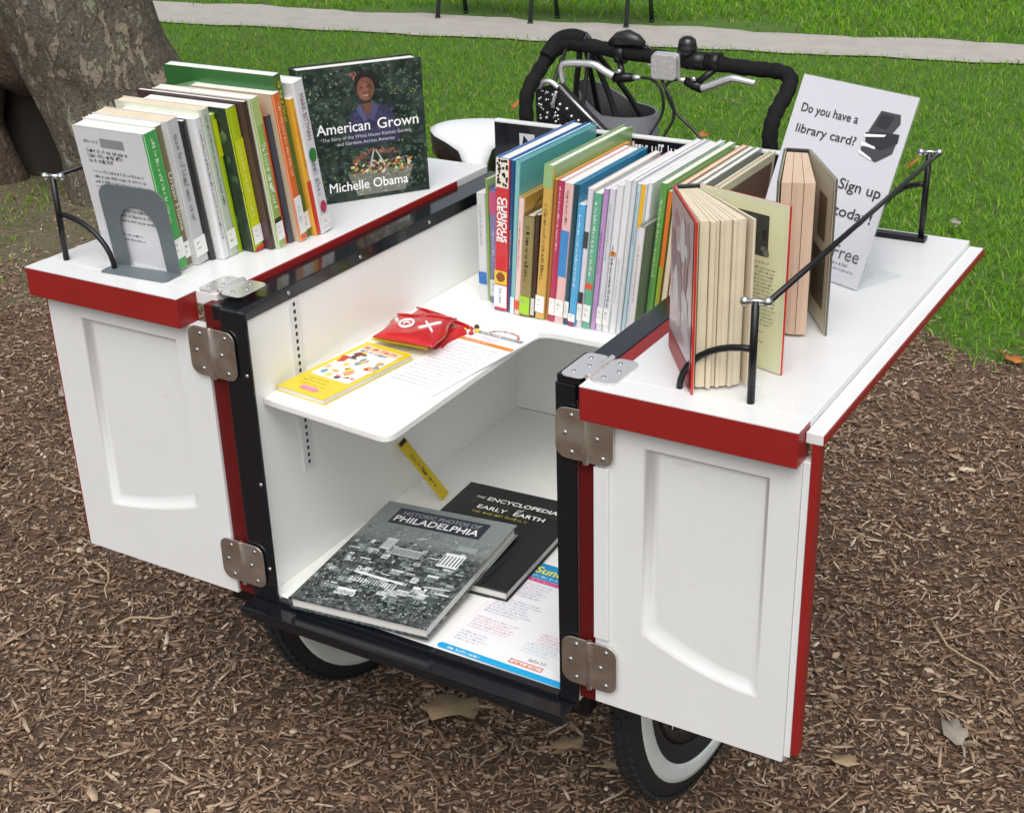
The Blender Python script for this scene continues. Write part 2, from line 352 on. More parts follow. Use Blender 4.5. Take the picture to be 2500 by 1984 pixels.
# ---- wood chips: one uncountable mass of real chips
m_chip, t, b = nodes_mat('wood_chip'); gi = t.nodes.new('ShaderNodeNewGeometry'); co = objco(t)
c1 = ramp(t, gi.outputs['Random Per Island'], [(0, (.105, .062, .038)), (.3, (.20, .127, .080)), (.6, (.30, .200, .130)), (.82, (.41, .290, .195)), (.94, (.55, .425, .30)), (1, (.68, .57, .43))])
c1 = mixc(t, ramp(t, noise(t, co, 2.4, 5), [(.35, (0,0,0)), (.65, (1,1,1))]), mixc(t, .35, c1, (.13, .070, .040)), c1)
c1 = mixc(t, ramp(t, noise(t, co, 140, 3), [(.3, (.55,.55,.55)), (.7, (1,1,1))]), mixc(t, .45, c1, (.07, .045, .03)), c1)
t.links.new(c1, b.inputs['Base Color']); b.inputs['Roughness'].default_value = .85
def chips(name, P, L, Wd, T, m):
    n = len(P); a = np.where(RNG.uniform(0, 1, n) < .45, RNG.normal(.5, .5, n), RNG.uniform(0, np.pi, n)); tl = RNG.normal(0, .22, n); rl = RNG.normal(0, .5, n)
    ax = np.stack([np.cos(a)*np.cos(tl), np.sin(a)*np.cos(tl), np.sin(tl)], 1); si = np.stack([-np.sin(a)*np.cos(rl), np.cos(a)*np.cos(rl), np.sin(rl)], 1); nz = np.cross(ax, si)
    bend = RNG.normal(0, .045, n)*L
    rows = []
    for q, (u_, ww) in enumerate(((-.5, .55), (0, 1), (.5, .45))):
        c = P+ax*(u_*L)[:, None]+(si*(bend if q == 1 else 0*bend)[:, None])
        for s1, s2 in ((-1, -1), (1, -1), (1, 1), (-1, 1)): rows.append(c+si*(s1*ww*Wd*.5)[:, None]+nz*(s2*T*.5)[:, None])
    V = np.stack(rows, 1).reshape(-1, 3); i = np.arange(n)[:, None]*12
    F = []
    for o in (0, 4):
        for q in range(4): F.append([o+q, o+(q+1) % 4, o+4+(q+1) % 4, o+4+q])
    F += [[3,2,1,0], [8,9,10,11]]
    loops = np.concatenate([i+f for f in F], 1).ravel(); nf = len(F)
    me = bpy.data.meshes.new(name); me.vertices.add(len(V)); me.vertices.foreach_set('co', V.ravel()); me.loops.add(len(loops)); me.loops.foreach_set('vertex_index', loops.astype(np.int32))
    me.polygons.add(nf*n); me.polygons.foreach_set('loop_start', (np.arange(nf*n)*4).astype(np.int32)); me.update(calc_edges=True); me.materials.append(m)
    o = bpy.data.objects.new(name, me); COL.objects.link(o); return o
N = 92000
p = np.stack([RNG.uniform(-3.4, 2.2, N), RNG.uniform(-.9, 2.9, N), RNG.uniform(.001, .013, N)], 1); p = p[in_view(p, 450)]
dist = np.linalg.norm(p-np.array(cam_loc), axis=1)
k = (p[:, 1] < vedge(p[:, 0])+RNG.normal(.02, .10, len(p))) & (RNG.uniform(0, 1, len(p)) < np.clip((2.6/dist)**1.2, .25, 1)); p = p[k]; n = len(p)
L = np.clip(RNG.lognormal(math.log(.0145), .6, n), .006, .085); Wd = np.clip(RNG.lognormal(math.log(.0046), .5, n), .0018, .018); T = RNG.uniform(.001, .0035, n)
def slivers(name, P, L, Wd, m):
    n = len(P); a = RNG.uniform(0, 2*np.pi, n); tl = RNG.normal(0, .35, n); rl = RNG.normal(0, .6, n)
    ax = np.stack([np.cos(a)*np.cos(tl), np.sin(a)*np.cos(tl), np.sin(tl)], 1)*(L*.5)[:, None]; si = np.stack([-np.sin(a)*np.cos(rl), np.cos(a)*np.cos(rl), np.sin(rl)], 1)*(Wd*.5)[:, None]
    V = np.stack([P-ax-si*.6, P-ax+si*.6, P+ax*.2+si+ax*0, P+ax+si*.3, P+ax-si*.5, P-si], 1).reshape(-1, 3)
    me = bpy.data.meshes.new(name); me.vertices.add(len(V)); me.vertices.foreach_set('co', V.ravel()); lo = (np.arange(n)[:, None]*6+np.array([0,5,4,3,2,1])).ravel()
    me.loops.add(len(lo)); me.loops.foreach_set('vertex_index', lo.astype(np.int32)); me.polygons.add(n); me.polygons.foreach_set('loop_start', (np.arange(n)*6).astype(np.int32)); me.update(calc_edges=True); me.materials.append(m)
    o = bpy.data.objects.new(name, me); COL.objects.link(o); return o
q_ = np.stack([RNG.uniform(-3.4, 2.2, 330000), RNG.uniform(-.9, 2.9, 330000), RNG.uniform(.002, .010, 330000)], 1); q_ = q_[in_view(q_, 400)]; dq = np.linalg.norm(q_-np.array(cam_loc), axis=1)
q_ = q_[((q_[:, 1] < vedge(q_[:, 0])+RNG.normal(0, .08, len(q_))) | ((q_[:, 0] < -2.0) & (RNG.uniform(0, 1, len(q_)) < .35))) & (RNG.uniform(0, 1, len(q_)) < np.clip((2.5/dq)**1.3, .25, 1))]
stuff(slivers('mulch_slivers', q_, np.clip(RNG.lognormal(math.log(.011), .5, len(q_)), .004, .04), np.clip(RNG.lognormal(math.log(.0036), .4, len(q_)), .0015, .009), m_chip))['label'] = 'fine shredded bark between the wood chips'
stuff(chips('wood_chips', p, L, Wd, T, m_chip))['label'] = 'shredded brown wood mulch covering the ground'

# ---- fallen leaves and twigs lying loose
def leaf_mesh(seed, m):
    rn = random.Random(seed); mb = MB(); n = 14; pts = []
    for i in range(n):
        a = 2*math.pi*i/n; r = (.5+.08*math.cos(5*a+seed)+rn.uniform(-.07, .07)); pts.append((r*math.cos(a), r*.62*math.sin(a)))
    vs = [(0, 0, .06)]+[(x, y, rn.uniform(.0, .16)) for x, y in pts]
    mb.add(vs, [(0, 1+i, 1+(i+1) % n) for i in range(n)], 0, True)
    mb.tube([(-.45, 0, .05), (-.75, .03, .02), (-.95, .1, .01)], .018, 5)
    me = mb.build('fallen_leaf', m); sol = me.modifiers.new('thick', 'SOLIDIFY'); sol.thickness = .02; return me
LTAN = mat('dry_leaf_tan', (.36, .26, .15), .7, .35, 60, .3, 200); LOR = mat('dry_leaf_orange', (.42, .14, .025), .6, .35, 60, .3, 200); LGR = mat('dry_leaf_grey', (.30, .27, .22), .75, .3, 60, .3, 200)
LSTRAW = mat('twig_straw', (.42, .32, .19), .75, .25, 80, .3, 200)
lf = [(.16,.325,.11,'tan','large torn tan leaf on the mulch under the cart front',LTAN),(.985,.70,.07,'g','pale grey dry leaf on the mulch at lower right',LGR),
 (.842,.53,.055,'t','small yellowish dry leaf beside the right door bottom',LTAN),(.40,.34,.06,'t','curled tan leaf between the two front wheels',LTAN),
 (.50,.33,.055,'t','folded tan leaf left of the right front wheel',LTAN),(.70,2.42,.07,'o','orange leaf at the edge of the grass on the right',LOR),(-1.55,1.0,.08,'t','pale leaf on mulch beside the left door',LGR)]
for q, (x, y, s_, _, lab, m) in enumerate(lf):
    o = leaf_mesh(q*3+1, m); o.location = (x, y, .017); o.scale = (s_, s_, s_*.8); o.rotation_euler = (random.uniform(-.2, .2), random.uniform(-.2, .2), random.uniform(0, 6)); tag(o, lab, 'leaf')
base = None
for q, (px, py) in enumerate([(-3.2,5.0),(-2.1,4.4),(-1.2,4.9),(-.9,3.7),(-.1,4.2),(.25,3.5),(-.3,3.05),(.05,3.25),(-1.9,5.5),(.6,4.4),(-1.05,4.25),(-.55,5.3)]):
    o = leaf_mesh(40+q % 3, [LTAN, LOR, LGR][q % 3]); o.location = (px, py, .045); o.scale = (.06, .06, .06); o.rotation_euler = (random.uniform(-.4, .4), random.uniform(-.4, .4), random.uniform(0, 6))
    tag(o, 'small dry leaf fallen on the green lawn', 'leaf', 'dry leaves scattered on the lawn')
for q, (x, y, ln, a) in enumerate([(1.12,1.35,.20,-.5),(1.05,1.25,.12,.9),(.93,.95,.22,-.7),(1.02,1.62,.16,.2),(.62,.02,.16,.2),(-.75,.35,.17,-.6),(-.55,.28,.13,.8),(1.25,1.05,.14,-.9)]):
    pts = [(ln*(i/5-.5), .012*math.sin(i*1.3+q), .002*math.sin(i*2)) for i in range(6)]
    o = MB().tube(pts, [.0022, .0026, .0025, .0022, .002, .0012], 6).build('twig', LSTRAW); o.location = (x, y, .018); o.rotation_euler = (0, 0, a)
    tag(o, 'thin straw coloured twig lying on the mulch', 'twig', 'loose twigs on the mulch')

# ---- plane tree
def bark(nm, tint, amt):
    m, t, b = nodes_mat(nm); co = objco(t)
    mp = t.nodes.new('ShaderNodeMapping'); t.links.new(co, mp.inputs[0]); mp.inputs['Scale'].default_value = (1, 1, .55)
    wv = t.nodes.new('ShaderNodeMixRGB'); wv.blend_type = 'ADD'; wv.inputs[0].default_value = .09
    nn = t.nodes.new('ShaderNodeTexNoise'); nn.inputs['Scale'].default_value = 9; nn.inputs['Detail'].default_value = 5; t.links.new(mp.outputs[0], nn.inputs['Vector'])
    t.links.new(mp.outputs[0], wv.inputs[1]); t.links.new(nn.outputs['Color'], wv.inputs[2])
    basec = mixc(t, noise(t, co, 5, 6, .6), (.085, .072, .052), (.19, .155, .115)); basec = mixc(t, ramp(t, noise(t, mp.outputs[0], 55, 8, .7, 1.2), [(.35, (0,0,0)), (.62, (1,1,1))]), mixc(t, .7, basec, (.035, .028, .02)), basec)
    p1 = ramp(t, noise(t, wv.outputs[0], 19, 7, .65), [(.53, (0,0,0)), (.57, (1,1,1))]); p2 = ramp(t, noise(t, wv.outputs[0], 26, 6, .62, .5), [(.58, (0,0,0)), (.62, (1,1,1))])
    cc = mixc(t, p1, basec, mixc(t, noise(t, co, 30), (.20, .165, .12), (.29, .24, .18))); cc = mixc(t, p2, cc, (.22, .225, .16))
    cc = mixc(t, amt, cc, tint); t.links.new(cc, b.inputs['Base Color']); b.inputs['Roughness'].default_value = .9
    ad = t.nodes.new('ShaderNodeMath'); t.links.new(p1, ad.inputs[0]); t.links.new(noise(t, co, 45, 6, .65), ad.inputs[1]); bumpn(t, b, ad.outputs[0], 1.0, .018)
    return m
m_bark = bark('plane_bark', (.1, .1, .1), 0.0); m_root = bark('old_reddish_bark', (.075, .036, .022), .62)
def column(mb, pts, lobes, seed, nz=46, na=64, flare=.0):
    """tapering trunk: pts = (x, y, z, radius) down the axis, fluted by lobes"""
    rn = np.random.default_rng(seed); ph = rn.uniform(0, 6.28, 8)
    zs = np.array([q[2] for q in pts]); vs = []; fs = []
    Z = np.concatenate([np.linspace(zs[0], zs[0]+1.2, nz*2//3), np.linspace(zs[0]+1.3, zs[-1], nz//3)])
    for z in Z:
        cx, cy, r = [np.interp(z, zs, [q[i] for q in pts]) for i in (0, 1, 3)]
        fl = math.exp(-max(0, z)/.22)
        for j in range(na):
            a = 2*math.pi*j/na
            rr = r*(1+lobes*(.5+fl)*math.sin(5*a+ph[0]+.6*z)+.02*math.sin(9*z+2*a+ph[6])+.5*lobes*math.sin(3*a+ph[1]-z)+.025*math.sin(11*a+3*z+ph[2])+.02*math.sin(7*z*2+4*a+ph[3])+.012*math.sin(23*a+17*z+ph[4]))+flare*fl*(.5+.5*math.sin(4*a+ph[5]))
            vs.append((cx+rr*math.cos(a), cy+rr*math.sin(a), z))
    k = len(Z)
    for i in range(k-1):
        for j in range(na): fs.append((i*na+j, i*na+(j+1) % na, (i+1)*na+(j+1) % na, (i+1)*na+j))
    mb.add(vs, fs, 0, True)
tree = thing('plane_tree', 'thick tree trunk with mottled flaking bark at the left', 'tree', Matrix.Translation((-3.05, 2.7, 0)))
mb = MB()
column(mb, [(-2.72, 2.78, -.05, .40), (-2.83, 2.725, .15, .34), (-2.935, 2.67, .40, .30), (-3.025, 2.625, .60, .297), (-3.12, 2.61, 1.0, .315), (-3.20, 2.60, 2, .31), (-3.25, 2.6, 3.4, .28), (-3.25, 2.6, 5, .24)], .06, 3, flare=.06)
mb.build('trunk', m_bark, tree, world=True)
m_hollow_shade = mat('hollow_shade_wood', (.022, .016, .012), .95, .4, 20, .6, 40)  # near-black colour paints in the deep shade of the tree hollow
mb = MB(); column(mb, [(-3.84, 2.33, -.05, .34), (-3.80, 2.37, .25, .29), (-3.73, 2.44, .5, .30), (-3.56, 2.54, 1.0, .28), (-3.38, 2.62, 2.2, .15)], .10, 9, flare=.08)
r2 = mb.build('trunk', m_root, tree, world=True); r2['label'] = 'reddish brown second stem'
mb = MB(); column(mb, [(-3.36, 2.60, .36, .06), (-3.36, 2.58, .44, .16), (-3.36, 2.58, .60, .22), (-3.34, 2.6, 1.2, .26), (-3.3, 2.65, 2.4, .2)], .08, 5)
mb.build('trunk', m_root, tree, world=True)
mb = MB(); column(mb, [(-3.50, 2.98, -.05, .42), (-3.46, 2.94, .5, .36), (-3.40, 2.8, 1.3, .22)], .05, 5)
mb.build('hollow', m_hollow_shade, tree, world=True)
for q, (dx, dy, dz, r) in enumerate([(.9, .5, 1.6, .13), (-.8, .7, 1.7, .13), (.1, -.8, 1.9, .12)]):
    P0 = Vector((-3.25, 2.6, 4.4)); pts = [P0+Vector((dx, dy, dz))*s_+Vector((0, 0, .25*s_*s_)) for s_ in (0, .3, .6, 1, 1.5)]
    MB().tube(pts, [r, r*.85, r*.7, r*.5, r*.25], 12).build('limb', m_bark, tree, world=True)

# ---- bench on the far side of the path
GREENMET = mat('dark_green_metal', (.018, .028, .024), .4, .2, 30); SLAT = mat('bench_slat_green', (.02, .035, .028), .5, .2, 30)
bench = thing('park_bench', 'dark metal park bench standing beyond the path, only its legs in view', 'bench', Matrix.Translation((-3.25, 6.6, 0)))
for (x, y) in ((-3.902, 6.48), (-3.234, 6.54), (-2.603, 6.642)):
    for s_ in (0, 1):
        yy = y+.21*s_; xx = x+.05*s_
        MB().tube([(xx, yy-.03+.06*s_, 0), (xx, yy, .2), (xx, yy-.02*s_, .42)], [.016, .013, .014], 8).ball((xx, yy-.03+.06*s_, .008), .02, sc=(1,1,.5)).build('leg', GREENMET, bench, world=True)
    MB().tube([(x, y, .42), (x+.05, y+.2, .42)], .014, 8).build('seat_bracket', GREENMET, bench, world=True)
for k in range(5):
    y0 = 6.45+k*.075
    MB().add([(-4.1+.01, y0, .43), (-2.4, y0+.20, .43), (-2.415, y0+.26, .43), (-4.11, y0+.06, .43), (-4.1+.01, y0, .46), (-2.4, y0+.20, .46), (-2.415, y0+.26, .46), (-4.11, y0+.06, .46)], [(3,2,1,0),(4,5,6,7),(0,1,5,4),(1,2,6,5),(2,3,7,6),(3,0,4,7)]).build('seat_slat', SLAT, bench, world=True)

# ================================================================== THE BOOK CART
ZL, ZF, ZS = .909, .4174, .748       # leaf tops, box floor, shelf
I4 = Matrix.Identity(4)
def part(mb, name, mats, parent, bevel=0, seg=2):
    while parent.parent is not None and parent.parent.parent is not None: parent = parent.parent     # thing > part > sub-part, no further
    o = mb.build(name, mats, parent, bevel, seg, world=True); PW[o.name] = I4; return o
cart = thing('book_cart', 'white and red cargo tricycle box opened out as a book stand on mulch', 'book cart', Matrix.Translation((.31, .4, 0)))

m_hinge, t, b = nodes_mat('nickel_hinge'); co = objco(t)
b.inputs['Metallic'].default_value = 1; t.links.new(mixc(t, noise(t, co, 50, 4), (.68, .63, .59), (.82, .78, .74)), b.inputs['Base Color'])
t.links.new(ramp(t, noise(t, co, 35, 4), [(.3, (.26,.26,.26)), (.7, (.46,.46,.46))]), b.inputs['Roughness']); bumpn(t, b, noise(t, co, 60, 3), .12, .003)

# floor, walls, back
part(MB().box(.0492, .585, .0085, .783, .404, ZF), 'floor_panel', WHITEIN, cart, .001)
part(MB().box(.030, .049, .0035, .785, .402, .8765), 'side_wall', WHITEIN, cart, .001)
part(MB().box(.5852, .600, .0035, .785, .402, .8765), 'side_wall', WHITEIN, cart, .001)
bp = part(MB().box(.012, .603, .7862, .797, .40, .9935), 'back_panel', BLACK, cart, .001)
part(MB().box(.0491, .5851, .7832, .7860, ZF+.0005, ZS-.013), 'back_lining', WHITEIN, bp)
part(MB().box(.012, .603, .7845, .7985, .9938, .9985), 'edge_strip', WHITE, bp, .001)
pr = Print((0, .7861, 0), (1,0,0), (0,0,1)); pr.greek(.285, .974, .10, .014, W, 1, .9); pr.build('lettering', bp); pr.rect(.066, .952, .098, .978, LG, 0); pr.poly([(.072,.957),(.092,.957),(.075,.975)], K, 1); pr.build('sticker', bp)
part(MB().lathe([(0, -.003), (.006, -.003), (.006, 0)], (.075, .7832, .635), (0,1,0), 14), 'bolt', CHROME, bp)
# shelf with a cut-out at the right front
def fillet(p, a, b, r, n=5):
    p, a, b = Vector(p), Vector(a), Vector(b); d1 = (a-p).normalized(); d2 = (b-p).normalized(); s_ = p+d1*r; e = p+d2*r; o = []
    for i in range(n+1):
        q = i/n; o.append(tuple((s_.lerp(p, q)).lerp(p.lerp(e, q), q)))
    return o
A0, A1, A2, A3, A4, A5 = (.0495,.037), (.297,.013), (.291,.459), (.5845,.459), (.5845,.7828), (.0495,.7828)
sh = [A0]+fillet(A1, A0, A2, .022)+fillet(A2, A1, A3, .03)+[A3, A4, A5]
part(MB().plate(sh, ZS-.0125, ZS), 'shelf', WHITEIN, cart, .0025, 3)
# slotted strip on the left wall
st = part(MB().box(.0491, .0508, .115, .141, .585, .876), 'shelf_standard', WHITE, cart)
mb = MB()
for k in range(23): mb.box(.0505, .0512, .1255, .1305, .595+k*.0122, .595+k*.0122+.0062)
part(mb, 'slots', K, st)
SCREW = mat('zinc_screw', (.45, .45, .46), .35, .1, 40, metal=.9)
# steel frame
def angle_post(x0, x1):
    return MB().box(x0, x1, -.002, .003, .40, .8985).box(x0, x0+.004, .0032, .04, .40, .8985)
part(angle_post(.020, .069), 'corner_post', BLACK, cart, .0012); part(angle_post(.577, .606), 'corner_post', BLACK, cart, .0012)
part(MB().box(.001, .0515, .0035, .786, .8768, .8990), 'top_rail', BLACK, cart, .0015); part(MB().box(.577, .6145, .0035, .786, .8768, .8990), 'top_rail', BLACK, cart, .0015)
part(MB().box(-.0145, .0197, .004, .030, .406, .8985), 'red_stile', REDSHADE, cart, .001); part(MB().box(.6063, .6315, .004, .030, .420, .8985), 'red_stile', REDSHADE, cart, .001)
part(MB().box(.6148, .6445, .078, .74, .872, .8985), 'red_edge_strip', RED, cart, .0015)
sill = MB().box(.020, .600, -.037, -.0046, .4035, .4085).box(.020, .600, -.037, -.032, .3915, .4034).box(.0702, .5765, -.0045, .0080, .392, .4168).box(.0702, .5765, .0082, .03, .385, .4030)
part(sill, 'front_sill', BLACK, cart, .0012)
part(MB().box(.560, .604, .0305, .062, .362, .400), 'frame_beam', BLACKM, cart, .003); part(MB().box(-.06, .02, .0305, .062, .362, .400), 'frame_beam', BLACKM, cart, .003)
part(MB().box(.034, .59, .035, .78, .378, .4015), 'under_frame', BLACKM, cart, .003)
for x in (.10, .52): part(MB().tube([(x, .418, .354), (x, .50, .385)], .012, 10), 'axle_bracket', BLACKM, cart)
part(MB().tube([(-.06, .418, .354), (.645, .418, .354)], .014, 12), 'axle', BLACKM, cart)
for (x, y, z, ax) in [(.0516, .118, .888, (1,0,0)), (.0516, .30, .888, (1,0,0)), (.0516, .50, .888, (1,0,0)), (.060, -.0021, .80, (0,-1,0)), (.062, -.0021, .62, (0,-1,0)), (.060, -.0021, .47, (0,-1,0))]:
    part(MB().lathe([(.0034, 0), (.003, .0011), (.0012, .0015), (0, .0015)], (x, y, z), ax, 12), 'screw', SCREW, cart)

# doors with a sunk panel
def door(x0, x1, z0, z1, y0, th, pl, pr_, ptop, zl, zr, sag):
    mb = MB(); N = 14; D = .0075; ins = .017
    def outline(i_, y):
        a, c_ = pl+i_*1.15, pr_-i_*.45; pts = [(a, y, ptop-i_*.35), (c_, y, ptop-i_*.35)]
        for k in range(N+1):
            q = 1-k/N; x = a+(c_-a)*q; z = zl+(zr-zl)*q-sag*4*q*(1-q)+i_*1.25; pts.append((x, y, z))
        return pts
    o1 = outline(0, y0); o2 = outline(ins*.25, y0+D*.35); o3 = outline(ins*.6, y0+D*.85); o4 = outline(ins, y0+D)
    rect = [(x0, y0, z1), (x1, y0, z1)]+[(x0+(x1-x0)*(1-k/N), y0, z0) for k in range(N+1)]
    n = len(o1); rings = [rect, o1, o2, o3, o4]; vs = [p for r_ in rings for p in r_]
    fs = []
    for q in range(4):
        for i in range(n):
            j = (i+1) % n; fs.append((q*n+i, q*n+j, (q+1)*n+j, (q+1)*n+i))
    mb.add(vs, [fs[i] for i in range(n)], 0); o = len(mb.v)-len(vs)
    for f in fs[n:]: mb.f.append([v+o for v in f]); mb.m.append(0); mb.sm.append(True)
    mb.f.append([4*n+i for i in range(n)]); mb.m.append(0); mb.sm.append(False)
    # sides and back
    o = len(mb.v); mb.add([(x0,y0,z0),(x1,y0,z0),(x1,y0,z1),(x0,y0,z1),(x0,y0+th,z0),(x1,y0+th,z0),(x1,y0+th,z1),(x0,y0+th,z1)], [(0,1,5,4),(1,2,6,5),(2,3,7,6),(3,0,4,7),(4,5,6,7)], 0)
    return mb
dl = part(door(-.345, -.0150, .403, .8615, 0, .02, -.277, -.076, .832, .497, .543, .006), 'door', WHITE, cart)
dr = part(door(.633, .9045, .4245, .8615, 0, .02, .700, .8665, .832, .556, .512, .010), 'door', WHITE, cart)
part(MB().box(.6325, .6535, -.0045, -.0004, .532, .792), 'lip', WHITE, dr, .0008)
part(MB().box(.9048, .9130, .003, .02, .432, .8615), 'lip', WHITE, dr, .0008); part(MB().box(.9132, .9225, .0045, .024, .436, .886), 'red_edge', RED, dr, .001)
part(MB().box(-.353, -.3452, .004, .02, .41, .8615), 'red_edge', RED, dl, .001)

def hinge(xa, xb, xbar, z0, z1, y, name, parent):
    """flat butt hinge on the front: two rounded leaves and a barrel"""
    mb = MB(); g = .0035
    for a, c_, side in ((xa, xbar-g, -1), (xbar+g, xb, 1)):
        r = min(.016, (c_-a)*.55)
        pts = rrect(a, c_, z0, z1, r)
        if side < 0: pts = arc((a+r, z1-r), r, 90, 180, 5)+arc((a+r, z0+r), r, 180, 270, 5)+[(c_, z0), (c_, z1)]
        else: pts = [(a, z1), (a, z0)]+arc((c_-r, z0+r), r, -90, 0, 5)+arc((c_-r, z1-r), r, 0, 90, 5)
        mb.prism(pts, lambda u_, v_: (u_, y, v_), lambda u_, v_: (u_, y-.0025, v_))
    mb.tube([(xbar, y-.003, z0-.002), (xbar, y-.003, z1+.002)], .0042, 12)
    h = part(mb, name, m_hinge, parent, .0006)
    for a, c_ in ((xa, xbar-g), (xbar+g, xb)):
        for k, q in enumerate((.14, .5, .86)):
            mb = MB(); mb.lathe([(.0035, 0), (.0028, .0012), (0, .0012)], (a+(c_-a)*(.35 if k == 1 else .58), y-.0027, z0+(z1-z0)*q), (0,-1,0), 10)
            part(mb, 'screw', SCREW, h)
hinge(-.043, .046, .002, .788, .866, -.0045, 'hinge', dl); hinge(-.034, .053, .010, .433, .507, -.0045, 'hinge', dl)
hinge(.579, .662, .6235, .797, .869, -.0048, 'hinge', dr); hinge(.584, .668, .627, .449, .524, -.0048, 'hinge', dr)

# fold-out leaves
ll = part(MB().box(-.36, -.0045, .0225, .784, .888, ZL), 'side_leaf', WHITE, cart, .0015)
part(MB().box(-.36, -.044, -.020, .0222, .862, ZL-.0015), 'front_board', RED, ll, .001); part(MB().box(-.36, -.044, -.020, .0222, ZL-.0014, ZL), 'white_cap', WHITE, ll)
part(MB().box(-.0044, -.0003, .088, .672, .8885, ZL-.0008), 'red_edge', RED, ll, .0008)
rl = part(MB().box(.6452, .9045, .0205, .738, .888, ZL), 'side_leaf', WHITE, cart, .0015)
part(MB().box(.621, .9045, -.020, .0202, .862, ZL-.0015), 'front_board', RED, rl, .001); part(MB().box(.621, .9045, -.020, .0202, ZL-.0014, ZL), 'white_cap', WHITE, rl)
part(MB().box(.9052, .9262, .004, .738, .886, .9000), 'white_lip', WHITE, rl, .001); part(MB().box(.9264, .9286, .004, .738, .8885, .8992), 'red_edge', RED, rl, .0004)
def top_hinge(xa, xb, xbar, y0, y1, z, parent):
    mb = MB()
    for a, c_ in ((xa, xbar-.004), (xbar+.004, xb)): mb.plate(rrect(a, c_, y0, y1, .010), z, z+.0022)
    mb.tube([(xbar, y0+.004, z+.003), (xbar, y1-.004, z+.003)], .0042, 12)
    h = part(mb, 'hinge', CHROMEB, parent, .0005)
    for a, c_ in ((xa, xbar-.004), (xbar+.004, xb)):
        for q in (.2, .5, .8): part(MB().lathe([(.003, 0), (.0024, .001), (0, .001)], ((a+c_)/2+(.006 if q == .5 else -.004), y0+(y1-y0)*q, z+.0022), (0,0,1), 10), 'screw', SCREW, h)
CHROMEB = mat('bright_steel_hinge', (.85, .85, .84), .24, .06, 30, .06, 60, metal=.7)
top_hinge(-.043, .040, -.003, .0225, .088, ZL+.0004, ll); top_hinge(.584, .660, .622, -.004, .074, ZL+.0006, rl)
part(MB().box(.579, .613, .0, .076, .8992, ZL+.0004), 'hinge_packer', BLACK, rl)

# guard rails round the leaves
def guard(parent, fx, fy, ftop, bx_, by_, btop, bracex, braceb, off=0):
    g = part(MB().tube([(fx, fy, ZL-.002), (fx, fy, ftop)], .0048, 10), 'guard_rail', BLACKM, parent)
    part(MB().tube([(bx_, by_, ZL-.002), (bx_, by_, btop)], .0048, 10), 'post', BLACKM, g)
    part(MB().tube([(fx+off, fy+off*.4, ftop-.003), (bx_+off, by_+off*.4, btop-.003)], .0037, 10), 'rod', BLACKM, g)
    for (bx, px, py, top) in ((bracex, fx, fy, ftop-.062), (braceb, bx_, by_, btop-.052)):
        pts = []
        for k in range(11):
            a = math.pi/2*k/10; pts.append((bx+(px-bx)*(1-math.cos(a)), py+.001, ZL+(top-ZL)*math.sin(a)))
        part(MB().tube(pts, .0042, 10), 'brace', BLACKM, g)
    for (x, y, z) in ((fx, fy, ftop-.002), (bx_, by_, btop-.002)):
        part(MB().ball((x-.012, y-.004, z), .0062).ball((x+.013, y+.005, z), .0062).tube([(x-.012, y-.004, z), (x+.013, y+.005, z)], .004, 8), 'knob', CHROME, g)
    part(MB().box(min(bx_, braceb)-.006, max(bx_, braceb)+.008, by_-.008, by_+.010, ZL+.0003, ZL+.008), 'foot_bar', BLACKM, g, .001)
guard(rl, .826, .030, 1.040, .838, .700, 1.052, .733, .763, .013)
guard(ll, -.325, .034, 1.046, -.33, .72, 1.05, -.221, -.25)

